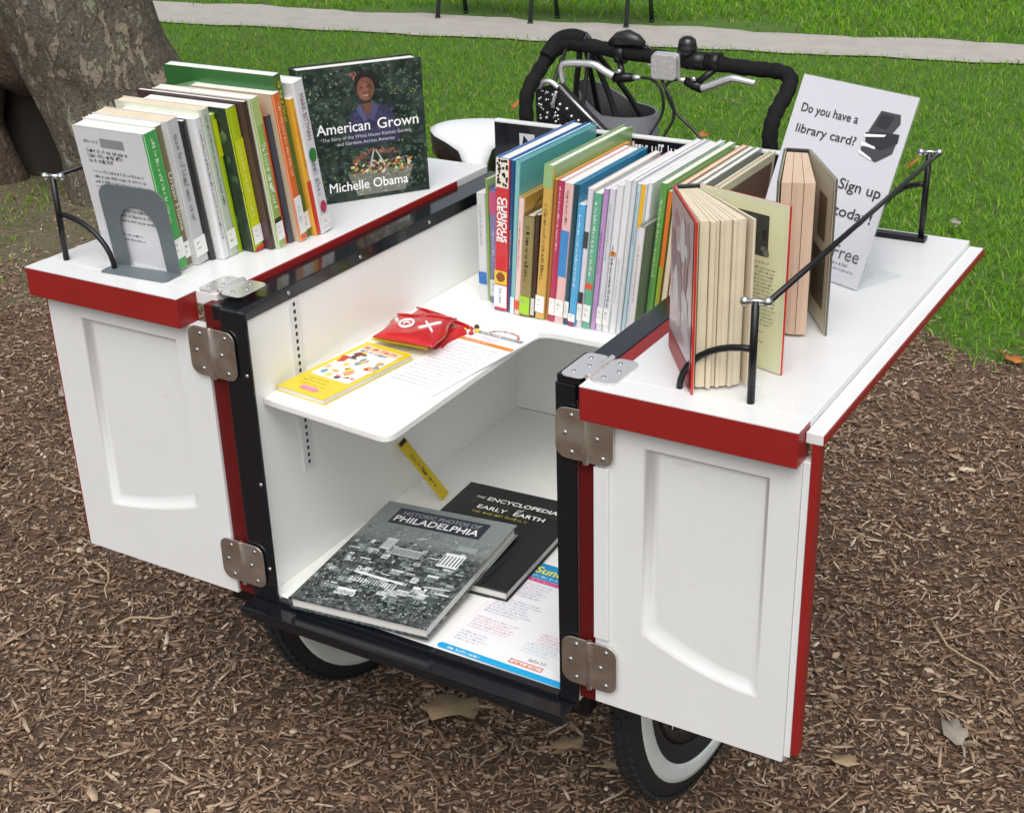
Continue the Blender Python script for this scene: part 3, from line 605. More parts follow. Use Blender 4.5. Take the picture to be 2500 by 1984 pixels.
# wheels
def wheel(x, y, z, Ro, name, white=True, lug=True):
    c = (x, y, z); k = Ro/.345
    prof = [(.243, -.012), (.256, -.019), (.285, -.0228), (.313, -.0205), (.328, -.0140), (.3360, -.006), (.3360, .006), (.328, .0140), (.313, .0205), (.285, .0228), (.256, .019), (.243, .012), (.243, -.012)]
    wl = part(MB().lathe([(r*k, h) for r, h in prof], c, (1,0,0), 72), name, RUBBER, cart)
    if white:
        mb = MB()
        for s_ in (1, -1): mb.lathe([(r*k, h*s_) for r, h in ((.2735, .0212), (.275, .0232), (.284, .0237), (.295, .0235), (.304, .0228), (.305, .0205))], c, (1,0,0), 72)
        part(mb, 'whitewall', WALL, wl)
    part(MB().lathe([(r*k, h) for r, h in ((.2425, -.0145), (.2425, .0145), (.236, .0145), (.225, .007), (.225, -.007), (.236, -.0145), (.2425, -.0145))], c, (1,0,0), 60), 'rim', BLACKM, wl)
    mb = MB()
    for q in range(28):
        a = 2*math.pi*q/28; s_ = .02 if q % 2 else -.02; a2 = a+(.35 if q % 4 < 2 else -.35)
        mb.tube([(x+s_, y+.022*math.cos(a2), z+.022*math.sin(a2)), (x, y+.228*k*math.cos(a), z+.228*k*math.sin(a))], .0011, 5, caps=False)
    part(mb, 'spokes', SILVER, wl)
    part(MB().lathe([(0, -.034), (.012, -.034), (.014, -.022), (.025, -.020), (.025, -.016), (.016, -.012), (.016, .012), (.025, .016), (.025, .020), (.014, .022), (.012, .034), (0, .034)], c, (1,0,0), 24), 'hub', SILVER, wl)
    if lug:
        mb = MB()
        for q in range(96):
            a = 2*math.pi*q/96; d = Vector((0, math.cos(a), math.sin(a))); tt = Vector((0, -math.sin(a), math.cos(a))); X = Vector((1,0,0))
            for s_, rr in ((-.0115, .3325), (0, .3360), (.0115, .3325)):
                C = Vector(c)+d*(rr*k)+X*(s_+(.003 if q % 2 else -.003)*0)+tt*(.004 if s_ == 0 else 0)
                vs = [C+tt*(u_*.0065)+X*(v_*.0045)+d*w_ for w_ in (-.002, .0032) for u_, v_ in ((-1,-1),(1,-1),(1,1),(-1,1))]
                mb.add(vs, [(4,5,6,7),(0,1,5,4),(1,2,6,5),(2,3,7,6),(3,0,4,7)])
        part(mb, 'tread', RUBBER, wl)['kind'] = 'stuff'
wheel(-.043, .418, .354, .345, 'wheel'); wheel(.627, .418, .354, .345, 'wheel'); 
wheel(-.62, 1.72, .342, .345, 'wheel', False, False)

# push bar with its fittings
def smooth_path(pts, n=6):
    o = []; P = [Vector(p) for p in pts]
    for i in range(len(P)-1):
        p0, p1, p2, p3 = P[max(i-1, 0)], P[i], P[i+1], P[min(i+2, len(P)-1)]
        for k in range(n):
            q = k/n; o.append(.5*((2*p1)+(p2-p0)*q+(2*p0-5*p1+4*p2-p3)*q*q+(3*p1-p0-3*p2+p3)*q**3))
    return o+[P[-1]]
hb = smooth_path([(.062,.818,.93),(.062,.82,.985),(.061,.825,1.04),(.068,.855,1.075),(.078,.89,1.105),(.104,.90,1.122),(.15,.90,1.122),(.22,.90,1.117),(.30,.90,1.112),(.40,.90,1.110),(.47,.90,1.107),(.518,.90,1.106),(.542,.893,1.098),(.545,.868,1.076),(.540,.835,1.05),(.538,.821,1.02),(.540,.82,.985),(.540,.82,.93)], 5)
mb = MB(); mb.tube(hb, [.0134+.0010*math.sin(i*2.1) for i in range(len(hb))], 14); hbar = part(mb, 'handlebar', TAPE, cart)
for x in (.062, .540): part(MB().box(x-.02, x+.022, .7985, .842, .915, .972), 'clamp', BLACKM, hbar, .004)
part(MB().tube(smooth_path([(.075,.875,1.10),(.086,.90,1.125),(.112,.905,1.135),(.14,.905,1.13)]), [.0152]*19, 12), 'tape_wrap', TAPE, hbar)
def brake(sign, body, lever, clampx, name):
    bl = part(MB().tube(body, [.0075, .0095, .0085][:len(body)], 10), name, BLACKM, hbar)
    mb = MB(); L_ = smooth_path(lever, 5); mb.tube(L_, [.0078-.0022*i/len(L_) for i in range(len(L_))], 8); part(mb, 'lever', SILVER, bl)
    part(MB().tube([(clampx-.009, .90, 1.113), (clampx+.009, .90, 1.113)], .0172, 14).tube([(clampx, .893, 1.10), body[1]], .006, 8), 'clamp', BLACKM, bl)
    part(MB().ball((body[1][0]+.003*sign, body[1][1]-.008, body[1][2]+.012), .0055), 'bolt', CHROME, bl)
brake(-1, [(.250,.885,1.076),(.228,.885,1.074),(.210,.884,1.073)], [(.212,.88,1.076),(.197,.878,1.083),(.176,.876,1.094),(.150,.876,1.0945),(.118,.876,1.092),(.106,.876,1.084),(.109,.876,1.054)], .218, 'brake')
brake(1, [(.352,.885,1.079),(.368,.885,1.073),(.386,.884,1.068)], [(.386,.88,1.069),(.41,.878,1.079),(.44,.876,1.092),(.462,.876,1.091),(.486,.876,1.088)], .402, 'brake')
part(MB().tube([(.248,.885,1.076),(.264,.885,1.077)], [.006, .003], 8).tube([(.352,.885,1.079),(.336,.885,1.080)], [.006, .003], 8), 'cable_barrels', SILVER, hbar)
part(MB().tube([(.198,.898,1.130),(.215,.895,1.140),(.235,.893,1.144),(.252,.893,1.140),(.266,.894,1.134)], [.008, .013, .015, .012, .006], 12), 'shifter', PLASTICBLK, hbar)
part(MB().tube(smooth_path([(.266,.894,1.134),(.280,.895,1.126),(.286,.897,1.112)]), .0025, 6), 'shift_cable', PLASTICBLK, hbar)
m_ref, t, b = nodes_mat('reflector_lens'); co = objco(t)
vo = t.nodes.new('ShaderNodeTexVoronoi'); vo.inputs['Scale'].default_value = 260; t.links.new(co, vo.inputs['Vector'])
t.links.new(mixc(t, vo.outputs['Distance'], (.30, .29, .29), (.46, .45, .45)), b.inputs['Base Color']); b.inputs['Roughness'].default_value = .2; bumpn(t, b, vo.outputs['Distance'], .25, .002)
rf = part(MB().prism(rrect(.289, .338, 1.079, 1.124, .008), lambda u_, v_: (u_, .884, v_), lambda u_, v_: (u_, .872, v_)), 'reflector', m_ref, hbar, .002)
part(MB().prism(rrect(.287, .340, 1.077, 1.126, .009), lambda u_, v_: (u_, .890, v_), lambda u_, v_: (u_, .8842, v_)), 'rim', SILVER, rf, .001)
bell = part(MB().lathe([(0, .036), (.008, .035), (.0145, .030), (.0165, .022), (.0165, .018), (.0175, .016), (.0175, .002), (.013, 0), (0, 0)], (.347, .90, 1.118), (0,0,1), 24), 'bell', BLACK, hbar)
part(MB().tube([(.347,.90,1.112),(.385,.90,1.112)], .0165, 14), 'clamp', BLACKM, bell)
for c_ in ([(.264,.885,1.077),(.285,.882,1.077),(.303,.88,1.066),(.311,.88,1.045),(.309,.88,1.015),(.292,.86,.975),(.285,.84,.93)], [(.336,.885,1.080),(.322,.882,1.075),(.316,.88,1.062),(.329,.88,1.032),(.345,.88,1.015),(.394,.87,.978),(.41,.85,.93)], [(.30,.884,1.09),(.313,.88,1.068),(.329,.878,1.043),(.333,.878,1.011),(.318,.865,.975),(.31,.84,.93)]):
    part(MB().tube(smooth_path(c_), .0028, 8), 'cable', PLASTICBLK, hbar)

# saddle, post and frame behind the box
SADW = mat('white_saddle_vinyl', (.72, .74, .76), .35, .03, 30, .1, 100)
def saddle():
    mb = MB(); o = Vector((-.305, 1.215, .868)); d = Vector((.135, -.215, -.016)); Ln = d.length; d.normalize(); sdv = Vector((d.y, -d.x, 0)).normalized(); up = sdv.cross(d); up = up if up.z > 0 else -up
    prof = [(-.02, .045, -.004), (0, .085, 0), (.08, .098, .006), (.22, .098, .009), (.36, .088, .008), (.5, .062, .004), (.62, .036, -.006), (.78, .026, -.020), (.92, .023, -.030), (1.0, .018, -.038), (1.04, .008, -.046)]
    na = 13; vs = []; fs = []; ms = []
    for q, wd, hz in prof:
        for j in range(na):
            u_ = -1+2*j/(na-1); a = u_*1.0
            vs.append(o+d*(q*Ln)+sdv*(wd*u_)+up*(hz-.012*abs(u_)**4+.004*(1-u_*u_)))
        for j in range(na):
            u_ = 1-2*j/(na-1); wd2 = wd*(.96 if abs(u_) > .9 else .8); vs.append(o+d*(q*Ln)+sdv*(wd2*u_)+up*(hz-.066+.012*q))
    k = 2*na
    for i in range(len(prof)-1):
        for j in range(k):
            f = (i*k+j, i*k+(j+1) % k, (i+1)*k+(j+1) % k, (i+1)*k+j); mb.add([], []); mb.f.append(list(f)); mb.m.append(0 if j < na-1 else 1); mb.sm.append(True)
    mb.v = [tuple(v) for v in vs]
    for i in (0, len(prof)-1): mb.f.append([i*k+j for j in range(k)]); mb.m.append(1); mb.sm.append(False)
    return mb
sa = part(saddle(), 'saddle', [SADW, PLASTICBLK], cart)
part(MB().tube([(-.24,1.11,.80),(-.30,1.19,.40)], .014, 12), 'seat_post', SILVER, cart)
part(MB().tube([(-.30,1.19,.46),(-.05,.95,.36),(.20,.82,.37)], .022, 12).tube([(-.30,1.19,.46),(-.33,1.23,.30),(-.15,1.03,.29),(-.05,.95,.36)], .016, 10), 'bike_frame', BLACKM, cart)
part(MB().tube([(-.30,1.19,.44),(-.575,1.70,.342)], .009, 8).tube([(-.36,1.2,.44),(-.665,1.74,.342)], .009, 8), 'rear_stays', BLACKM, cart)

# ================================================================== BOOKS
def cover_mat(col, gloss=.3): 
    return mat('cover_'+(col if isinstance(col, str) else '_'.join('%.3f' % c for c in col)), col, gloss, .07, 25, .04, 150, coat=.35)
def book(label, M, t_, h, d, spine, board=None, pages=None, hard=False, prints=None, group=None, name='book'):
    """closed book, local axes: X thickness, Y away from the spine, Z height"""
    bk = thing(name, label, 'book', M, group)
    bt = .0026 if hard else .0009; r = min(.0035, t_*.3); board = board or spine
    P = [(0,d),(0,r),(r*.3,r*.3),(r,0),(t_-r,0),(t_-r*.3,r*.3),(t_,r),(t_,d),(t_-bt,d),(t_-bt,bt),(bt,bt),(bt,d)]
    mb = MB(); n = len(P); mb.add([(x,y,0) for x,y in P]+[(x,y,h) for x,y in P], [list(range(n)), list(range(2*n-1,n-1,-1))], 0)
    for i in range(n):
        j = (i+1) % n; mb.f.append([i, j, n+j, n+i]); mb.m.append(1 if 1 <= i <= 5 else 0); mb.sm.append(False)
    mb.build('cover', [cover_mat(board), cover_mat(spine)], bk, .0006, 1)
    e = .003 if hard else .0008
    MB().box(bt+.0002, t_-bt-.0002, bt+.001, d-(e+.001), e, h-e).build('page_block', pages or PG_WHITE, bk)
    if prints:
        pr = Print((0, 0, 0), (0,0,-1), (1,0,0)); pr.rn = random.Random(sum(ord(ch)*(i+1) for i, ch in enumerate(label)))
        pr.lab = Print((0, 0, 0), (0,0,-1), (1,0,0)); prints(pr, t_, h, d)
        if pr.mb.v: pr.build('spine_print', bk)
        if pr.lab.mb.v: pr.lab.build('library_label', bk)
    return bk
# spine print: x runs down the spine from the top (so x = -z), y runs across
def sp(title=None, col=W, label='#e9e9e6', lab=(.012, .042), bands=(), size=.55, start=.06, ln=.55, second=None, bold=0):
    def f(pr, t_, h, d):
        for (a, c_, bc) in bands: pr.rect(-h*(1-a), .0008, -h*(1-c_), t_-.0008, ink(bc), 0)
        if title == '~': pr.greek(-h*(1-start), t_*(.5-size*.36), h*ln, t_*size*.72, col if not isinstance(col, str) else ink(col), 2, rnd=pr.rn)
        elif title:
            c2 = col if not isinstance(col, str) else ink(col); hh = t_*size
            pr.text(title, -h*(1-start), t_*.5-hh*.36, hh, c2, 2, width=h*ln, bold=bold)
        if second: pr.greek(-h*(1-second[0]), t_*.28, h*second[1], t_*.4, ink(second[2]), 2, rnd=pr.rn)
        if label:
            pr.lab.rect(-lab[1], .0006, -lab[0], t_-.0006, ink(label), 3)
            if t_ > .008:
                for q in range(pr.rn.choice((1, 2, 2))): a_ = -lab[1]+(lab[1]-lab[0])*(.25+.3*q); pr.lab.greek(a_, t_*.25, (lab[1]-lab[0])*.2, t_*.4, ink('#9a9ca0'), 4, .4, pr.rn)
    return f

# ---- row on the left leaf (spines towards the box), leaning on the bookend
LEAN = -.125
LR = [ # label, xs, t, h, d, spine, board, pages, hard, prints
 ('green spined paperback with white back cover, first behind the grey bookend', -.120, .028, .222, .146, '#3fa04a', '#d5d6db', PG_WHITE, False, sp('~', '#cfe9c9', size=.3, start=.05, ln=.62, lab=(.018,.05))),
 ('thin olive brown book second from the bookend', -.124, .014, .226, .148, '#6f6a49', '#efeee6', PG_WHITE, False, sp('Urban Home', '#e6e2cc', size=.55, start=.32, ln=.42, lab=(.014,.04))),
 ('thick pale grey book third from the bookend', -.115, .027, .231, .150, '#b9bbbd', '#d9d9d9', PG_CREAM, False, sp('~', '#77797c', size=.45, start=.1, ln=.6)),
 ('thin black hardback beside the pale grey book', -.110, .010, .226, .15, '#232429', '#34343a', PG_WHITE, False, None),
 ('white book with small dark spine lettering on the left leaf', -.096, .016, .228, .155, '#dcdde0', '#e2e2e2', PG_WHITE, False, sp('~', '#55575e', size=.4, start=.08, ln=.8, label=None)),
 ('pale grey green book beside the white lettered one', -.096, .020, .238, .175, '#b6c1b1', '#dfe3cf', PG_CREAM, False, sp('~', '#5f7a68', size=.4, start=.04, ln=.62)),
 ('thin lime green book in the left row', -.097, .011, .226, .15, '#9dbb12', '#b8c93a', PG_WHITE, False, sp(None, label=None, bands=((.04,.3,'#c3cf12'),))),
 ('lime spined book with dark leafy cover and red band', -.072, .022, .236, .175, '#a9bd16', '#25352b', PG_WHITE, False, sp('~', '#e8ef9a', size=.4, start=.26, ln=.5, bands=((.22,.84,'#c5cf10'),(.86,.915,'#cf4a2a'),(.97,1,'#c23a2c')))),
 ('dark brown book with white pages in the left row', -.057, .009, .243, .22, '#3a2b22', '#4c3439', PG_WHITE, False, None),
 ('green book with white spine lettering beside the dark brown one', -.051, .018, .246, .20, '#8fb05c', '#e9e6d8', PG_WHITE, False, sp('~', '#f2f5e6', size=.75, start=.3, ln=.46, bands=((.0,.18,'#a9bd77'),(.80,.86,'#23301f')))),
 ('thin orange book in the left row', -.056, .009, .232, .17, '#d9702f', '#d9702f', PG_WHITE, False, None),
 ('maroon covered hardback half hidden in the left row', -.052, .013, .212, .15, '#3a3f4d', '#6d1a28', PG_CREAM, True, None),
 ('orange spined book with a white library label', -.040, .018, .246, .17, '#d96a2a', '#c9b9a0', PG_WHITE, False, sp('~', '#f6d9b4', size=.42, start=.06, ln=.5, lab=(.012,.075))),
 ('tall green book standing highest in the left row', -.046, .018, .272, .226, '#4b6a2c', '#2f6a33', PG_WHITE, False, sp('~', '#e2d13a', size=.5, start=.04, ln=.25)),
 ('yellow spined book with a red foot in the left row', -.037, .011, .232, .16, '#e0a52c', '#e4b040', PG_WHITE, False, sp('~', '#b4561f', size=.4, start=.1, ln=.4, label=None, bands=((.6,1,'#cf3a28'),))),
 ('white cookbook at the back end of the left row', -.034, .027, .256, .19, '#d9dade', '#e3e3e3', PG_WHITE, False, sp('MARK BITTMAN', '#8b5f63', size=.36, start=.08, ln=.30, second=(.5,.28,'#8b8d92'), bands=(), lab=(.010,.03))),
]
y = .063
for q, (lab, xs, t_, h, d, s_, b_, pg, hard, f) in enumerate(LR):
    a = LEAN if q < 12 else -.14-.008*(q-12)
    M = Matrix.Translation((xs, y, ZL+.0012)) @ Matrix.Rotation(R(90), 4, 'Z') @ Matrix.Rotation(a, 4, 'Y')
    bk = book(lab, M, t_, h, d, s_, b_, pg, hard, f, 'books standing in the row on the left leaf')
    y += t_*1.012+.0004
    if q == 0:      # printed back cover of the first book
        pr = Print((0, d, h), (0,-1,0), (0,0,-1)); pr.uy = Vector((0,0,1)); pr.n = Vector((-1,0,0)); pr.o = Vector((0, d, 0))
        pr.rect(.052, .192, .10, .206, ink('#8d8e92'), 0); pr.greek(.018, .197, .03, .005, KG, 1)
        for k, (yy, ww) in enumerate(((.182,.085),(.174,.075),(.166,.05))): pr.greek(.02, yy, ww, .0062, K, 1, .95)
        pr.para(.022, .150, .112, 10, .0085, .0045, KG, 1, .15); pr.para(.05, .05, .05, 2, .008, .004, KG, 1)
        pr.build('cover_print', bk)
    if lab.startswith('white cookbook'):
        pr = Print((0,0,0), (0,0,-1), (1,0,0)); pr.ell(-h*.52, t_*.5, .013, .009, ink('#2f7a3b'), 3, 12, .12); pr.ell(-h*.09-.02, t_*.5, .010, .008, ink('#b2364e'), 4, 12, .1); pr.build('spine_emblem', bk)
    if lab.startswith('tall green'):
        pr = Print((0, d, 0), (0,-1,0), (0,0,1)); pr.n = Vector((-1,0,0)); pr.poly([(0,.235),(.06,.25),(.14,.247),(.224,.236),(.224,.222),(.12,.236),(.05,.238),(0,.222)], ink('#7fae86'), 0); pr.build('cover_print', bk)
    if lab.startswith('lime spined'):
        pr = Print((0, d, 0), (0,-1,0), (0,0,1)); pr.n = Vector((-1,0,0)); rn = random.Random(4)
        for k in range(60): x_, z_ = rn.uniform(.0, d-.01), rn.uniform(.01, h-.01); pr.ell(x_, z_, rn.uniform(.004,.010), rn.uniform(.003,.007), ink(rn.choice(['#3f5a3c','#58724a','#1c2a22'])), k % 3, 7, .3)
        pr.build('cover_print', bk)

# grey steel bookend
M = Matrix.Translation((-.236, .0595, ZL+.0005)) @ Matrix.Rotation(R(4), 4, 'Z')
be = thing('bookend', 'grey steel arched bookend holding the left row of books', 'bookend', M)
ow = .128; hh = .135
outer = [(ow, 0)]+arc((ow-.024, hh-.024), .024, 0, 90, 6)+arc((.024, hh-.024), .024, 90, 180, 6)+[(0, 0)]
inner = [(.028, 0), (.028, .062)]+[(ow/2-(ow/2-.028)*math.cos(R(a)), .062+.040*math.sin(R(a))) for a in range(15, 180, 15)]+[(ow-.028, .062), (ow-.028, 0)]
tl = math.tan(.125)
mb = MB(); mb.prism(outer+inner, lambda u_, v_: (u_, -.0055-v_*tl, v_+.001), lambda u_, v_: (u_, -.0075-v_*tl, v_+.001)); mb.build('upright', BOOKEND, be, .0006, 1)
MB().plate([(0, -.0076), (0, -.040), (.004, -.046), (ow-.004, -.046), (ow, -.040), (ow, -.0076)], 0, .0018).build('base', BOOKEND, be, .0006, 1)

# ---- large cookbook-like garden book displayed face out
def face_book(label, BL, yawd, tilt, w_, h, t_, spine, board, pages, hard=True):
    th, tt = R(yawd), R(tilt); dx = Vector((math.cos(th), math.sin(th), 0)); n0 = Vector((math.sin(th), -math.cos(th), 0)); up = Vector((0,0,1))*math.cos(tt)-n0*math.sin(tt); n = dx.cross(up)
    o = Vector(BL)-n*t_; M = Matrix(((n.x, dx.x, up.x, o.x), (n.y, dx.y, up.y, o.y), (n.z, dx.z, up.z, o.z), (0,0,0,1)))
    return book(label, M, t_, h, w_, spine, board, pages, hard), Print((t_, 0, 0), (0,1,0), (0,0,1))
m_ag, t, b = nodes_mat('cover_dark_garden'); co = objco(t)
cc = mixc(t, ramp(t, noise(t, co, 28, 6, .65, .8), [(.38, (0,0,0)), (.68, (1,1,1))]), (.008, .016, .013), (.050, .075, .060)); cc = mixc(t, ramp(t, noise(t, co, 75, 4, .6), [(.6, (0,0,0)), (.72, (1,1,1))]), cc, (.10, .15, .10))
t.links.new(cc, b.inputs['Base Color']); b.inputs['Roughness'].default_value = .4; b.inputs['Specular IOR Level'].default_value = .3
MATS['cover_garden'] = m_ag; cm = cover_mat
AGW, AGH = .234, .277
agb, pr = face_book('large dark green garden book standing face out on the left leaf', (-.146, .4225, ZL+.001), 55, 2, .2247, .2325, .046, 'garden', 'garden', PG_WHITE)
pr.kx, pr.ky = .2247/AGW, .2325/AGH
def dabs(pr, n, pick, cols, smin, smax, l0, dl=.02, asp=.5, rn=random):
    for k in range(n):
        x_, y_ = pick(); q = rn.uniform(smin, smax); an = rn.uniform(0, 3.14); c_, d_ = math.cos(an), math.sin(an); a2 = q*asp
        pr.poly([(x_+c_*q, y_+d_*q), (x_-d_*a2, y_+c_*a2), (x_-c_*q*.8, y_-d_*q*.8), (x_+d_*a2*.8, y_-c_*a2*.8)], ink(rn.choice(cols)), l0+k*dl)
def in_ell(cx, cy, rx, ry, rn):
    def f():
        r_, a_ = math.sqrt(rn.random()), rn.uniform(0, 6.283); return cx+rx*r_*math.cos(a_), cy+ry*r_*math.sin(a_)
    return f
rn = random.Random(3); pr.step = .00012; U = rn.uniform
dabs(pr, 520, lambda: (U(.008,.226), U(.008,.269)), ['#26332f','#2c3b35','#35463d','#1e2926','#3d5146','#475e51','#1a2421','#32423a'], .003, .009, 0, .006, .55, rn)
dabs(pr, 90, lambda: (rn.choice([U(.008,.08), U(.15,.226)]), U(.15,.268)), ['#4d6656','#5f7a6a','#41584c','#6d8878'], .002, .005, 3.3, .006, .4, rn)
dabs(pr, 60, lambda: (rn.choice([U(.008,.07), U(.17,.226)]), U(.01,.268)), ['#8a9a4a','#a8b452','#6d7f3c','#b9bb60'], .0014, .0034, 3.9, .006, .5, rn)
pr.poly([(.088,.112),(.084,.15),(.092,.178),(.110,.196),(.135,.198),(.158,.188),(.175,.168),(.184,.13),(.180,.112)], ink('#34334e'), 4.4)
dabs(pr, 150, lambda: (U(.092,.176), U(.116,.186)), ['#3c3b5a','#45456a','#2c2b44','#504f74','#35355a','#272640'], .003, .008, 4.5, .006, .35, rn)
pr.poly([(.114,.197),(.125,.166),(.136,.198)], ink('#6a4636'), 5.5); pr.poly([(.112,.198),(.124,.165),(.117,.160),(.104,.188)], ink('#54547a'), 5.6); pr.poly([(.136,.199),(.126,.166),(.135,.160),(.148,.190)], ink('#4a4a6e'), 5.6)
pr.ell(.127, .240, .0215, .0245, ink('#1a1516'), 5.65, 18)
dabs(pr, 60, in_ell(.127, .240, .018, .021, rn), ['#191516','#221c1d','#2c2526','#120f10'], .002, .0045, 5.7, .006, .6, rn)
pr.ell(.1245, .226, .0165, .0245, ink('#72493a'), 6.05, 20)
dabs(pr, 40, in_ell(.1245, .226, .0135, .021, rn), ['#6e4838','#7a5242'], .002, .004, 6.1, .004, .8, rn)
dabs(pr, 40, in_ell(.120, .222, .0095, .017, rn), ['#85594a','#936655','#7c5344'], .002, .004, 6.3, .004, .7, rn); dabs(pr, 24, in_ell(.134, .224, .004, .018, rn), ['#573729','#4b2f24'], .002, .003, 6.5, .004, .6, rn)
dabs(pr, 8, in_ell(.1175, .2305, .003, .001, rn), ['#2a1c18'], .0012, .002, 6.7, .01, .4, rn); dabs(pr, 8, in_ell(.1305, .2310, .003, .001, rn), ['#2a1c18'], .0012, .002, 6.7, .01, .4, rn); dabs(pr, 8, in_ell(.1245, .2128, .005, .0012, rn), ['#cfc4bd','#b9a8a0'], .0012, .002, 6.8, .01, .5, rn)
dabs(pr, 26, lambda: (U(.112,.140), U(.247,.258)), ['#1b1617','#241d1e'], .002, .004, 6.9, .006, .5, rn); dabs(pr, 12, in_ell(.103, .257, .006, .010, rn), ['#7a5242','#8a6050'], .003, .005, 7.1, .01, .6, rn)
for (x0, y0, x1, y1) in ((.090,.080,.128,.100),(.172,.093,.132,.098)): dabs(pr, 34, lambda: (lambda q: (x0+(x1-x0)*q+U(-.003,.003), y0+(y1-y0)*q+U(-.004,.004)))(rn.random()), ['#7a5242','#8a6050','#6a4636','#96705c'], .003, .006, 7.2, .008, .6, rn)
pr.poly([(.078,.056),(.094,.008),(.186,.008),(.206,.060)], ink('#6f7166'), 7.6); dabs(pr, 130, lambda: (lambda v_: (U(.092-.012*v_,.188+.014*v_), .010+.046*v_))(rn.random()), ['#84867a','#5c5e54','#9a9c8e','#767868','#a9aa9c'], .002, .006, 7.7, .005, .3, rn)
dabs(pr, 150, lambda: (U(.086,.200), U(.052,.078)), ['#c98a44','#a83c3a','#6f9450','#cfccb4','#97698c','#47633a','#d6cc94','#3a5230','#88a468'], .0025, .007, 8.4, .005, .5, rn)
for (xa, xb) in ((.120, .129), (.148, .133)): pr.poly([(xa,.066),(xb,.100),(xb+.0025,.100),(xa+.004,.066)], ink('#b4b6a8'), 9.3)
pr.text('American', .027, .143, .0215, W, 10, width=.100, bold=.00025); pr.text('Grown', .140, .143, .0215, W, 10, width=.080, bold=.00025)
pr.text('The Story of the White House Kitchen Garden', .036, .129, .0070, LG, 10, width=.168); pr.text('and Gardens Across America', .062, .117, .0070, LG, 10, width=.11)
pr.text('Michelle Obama', .040, .022, .0195, W, 10, width=.152, bold=.00025)
pr.build('cover_print', agb)
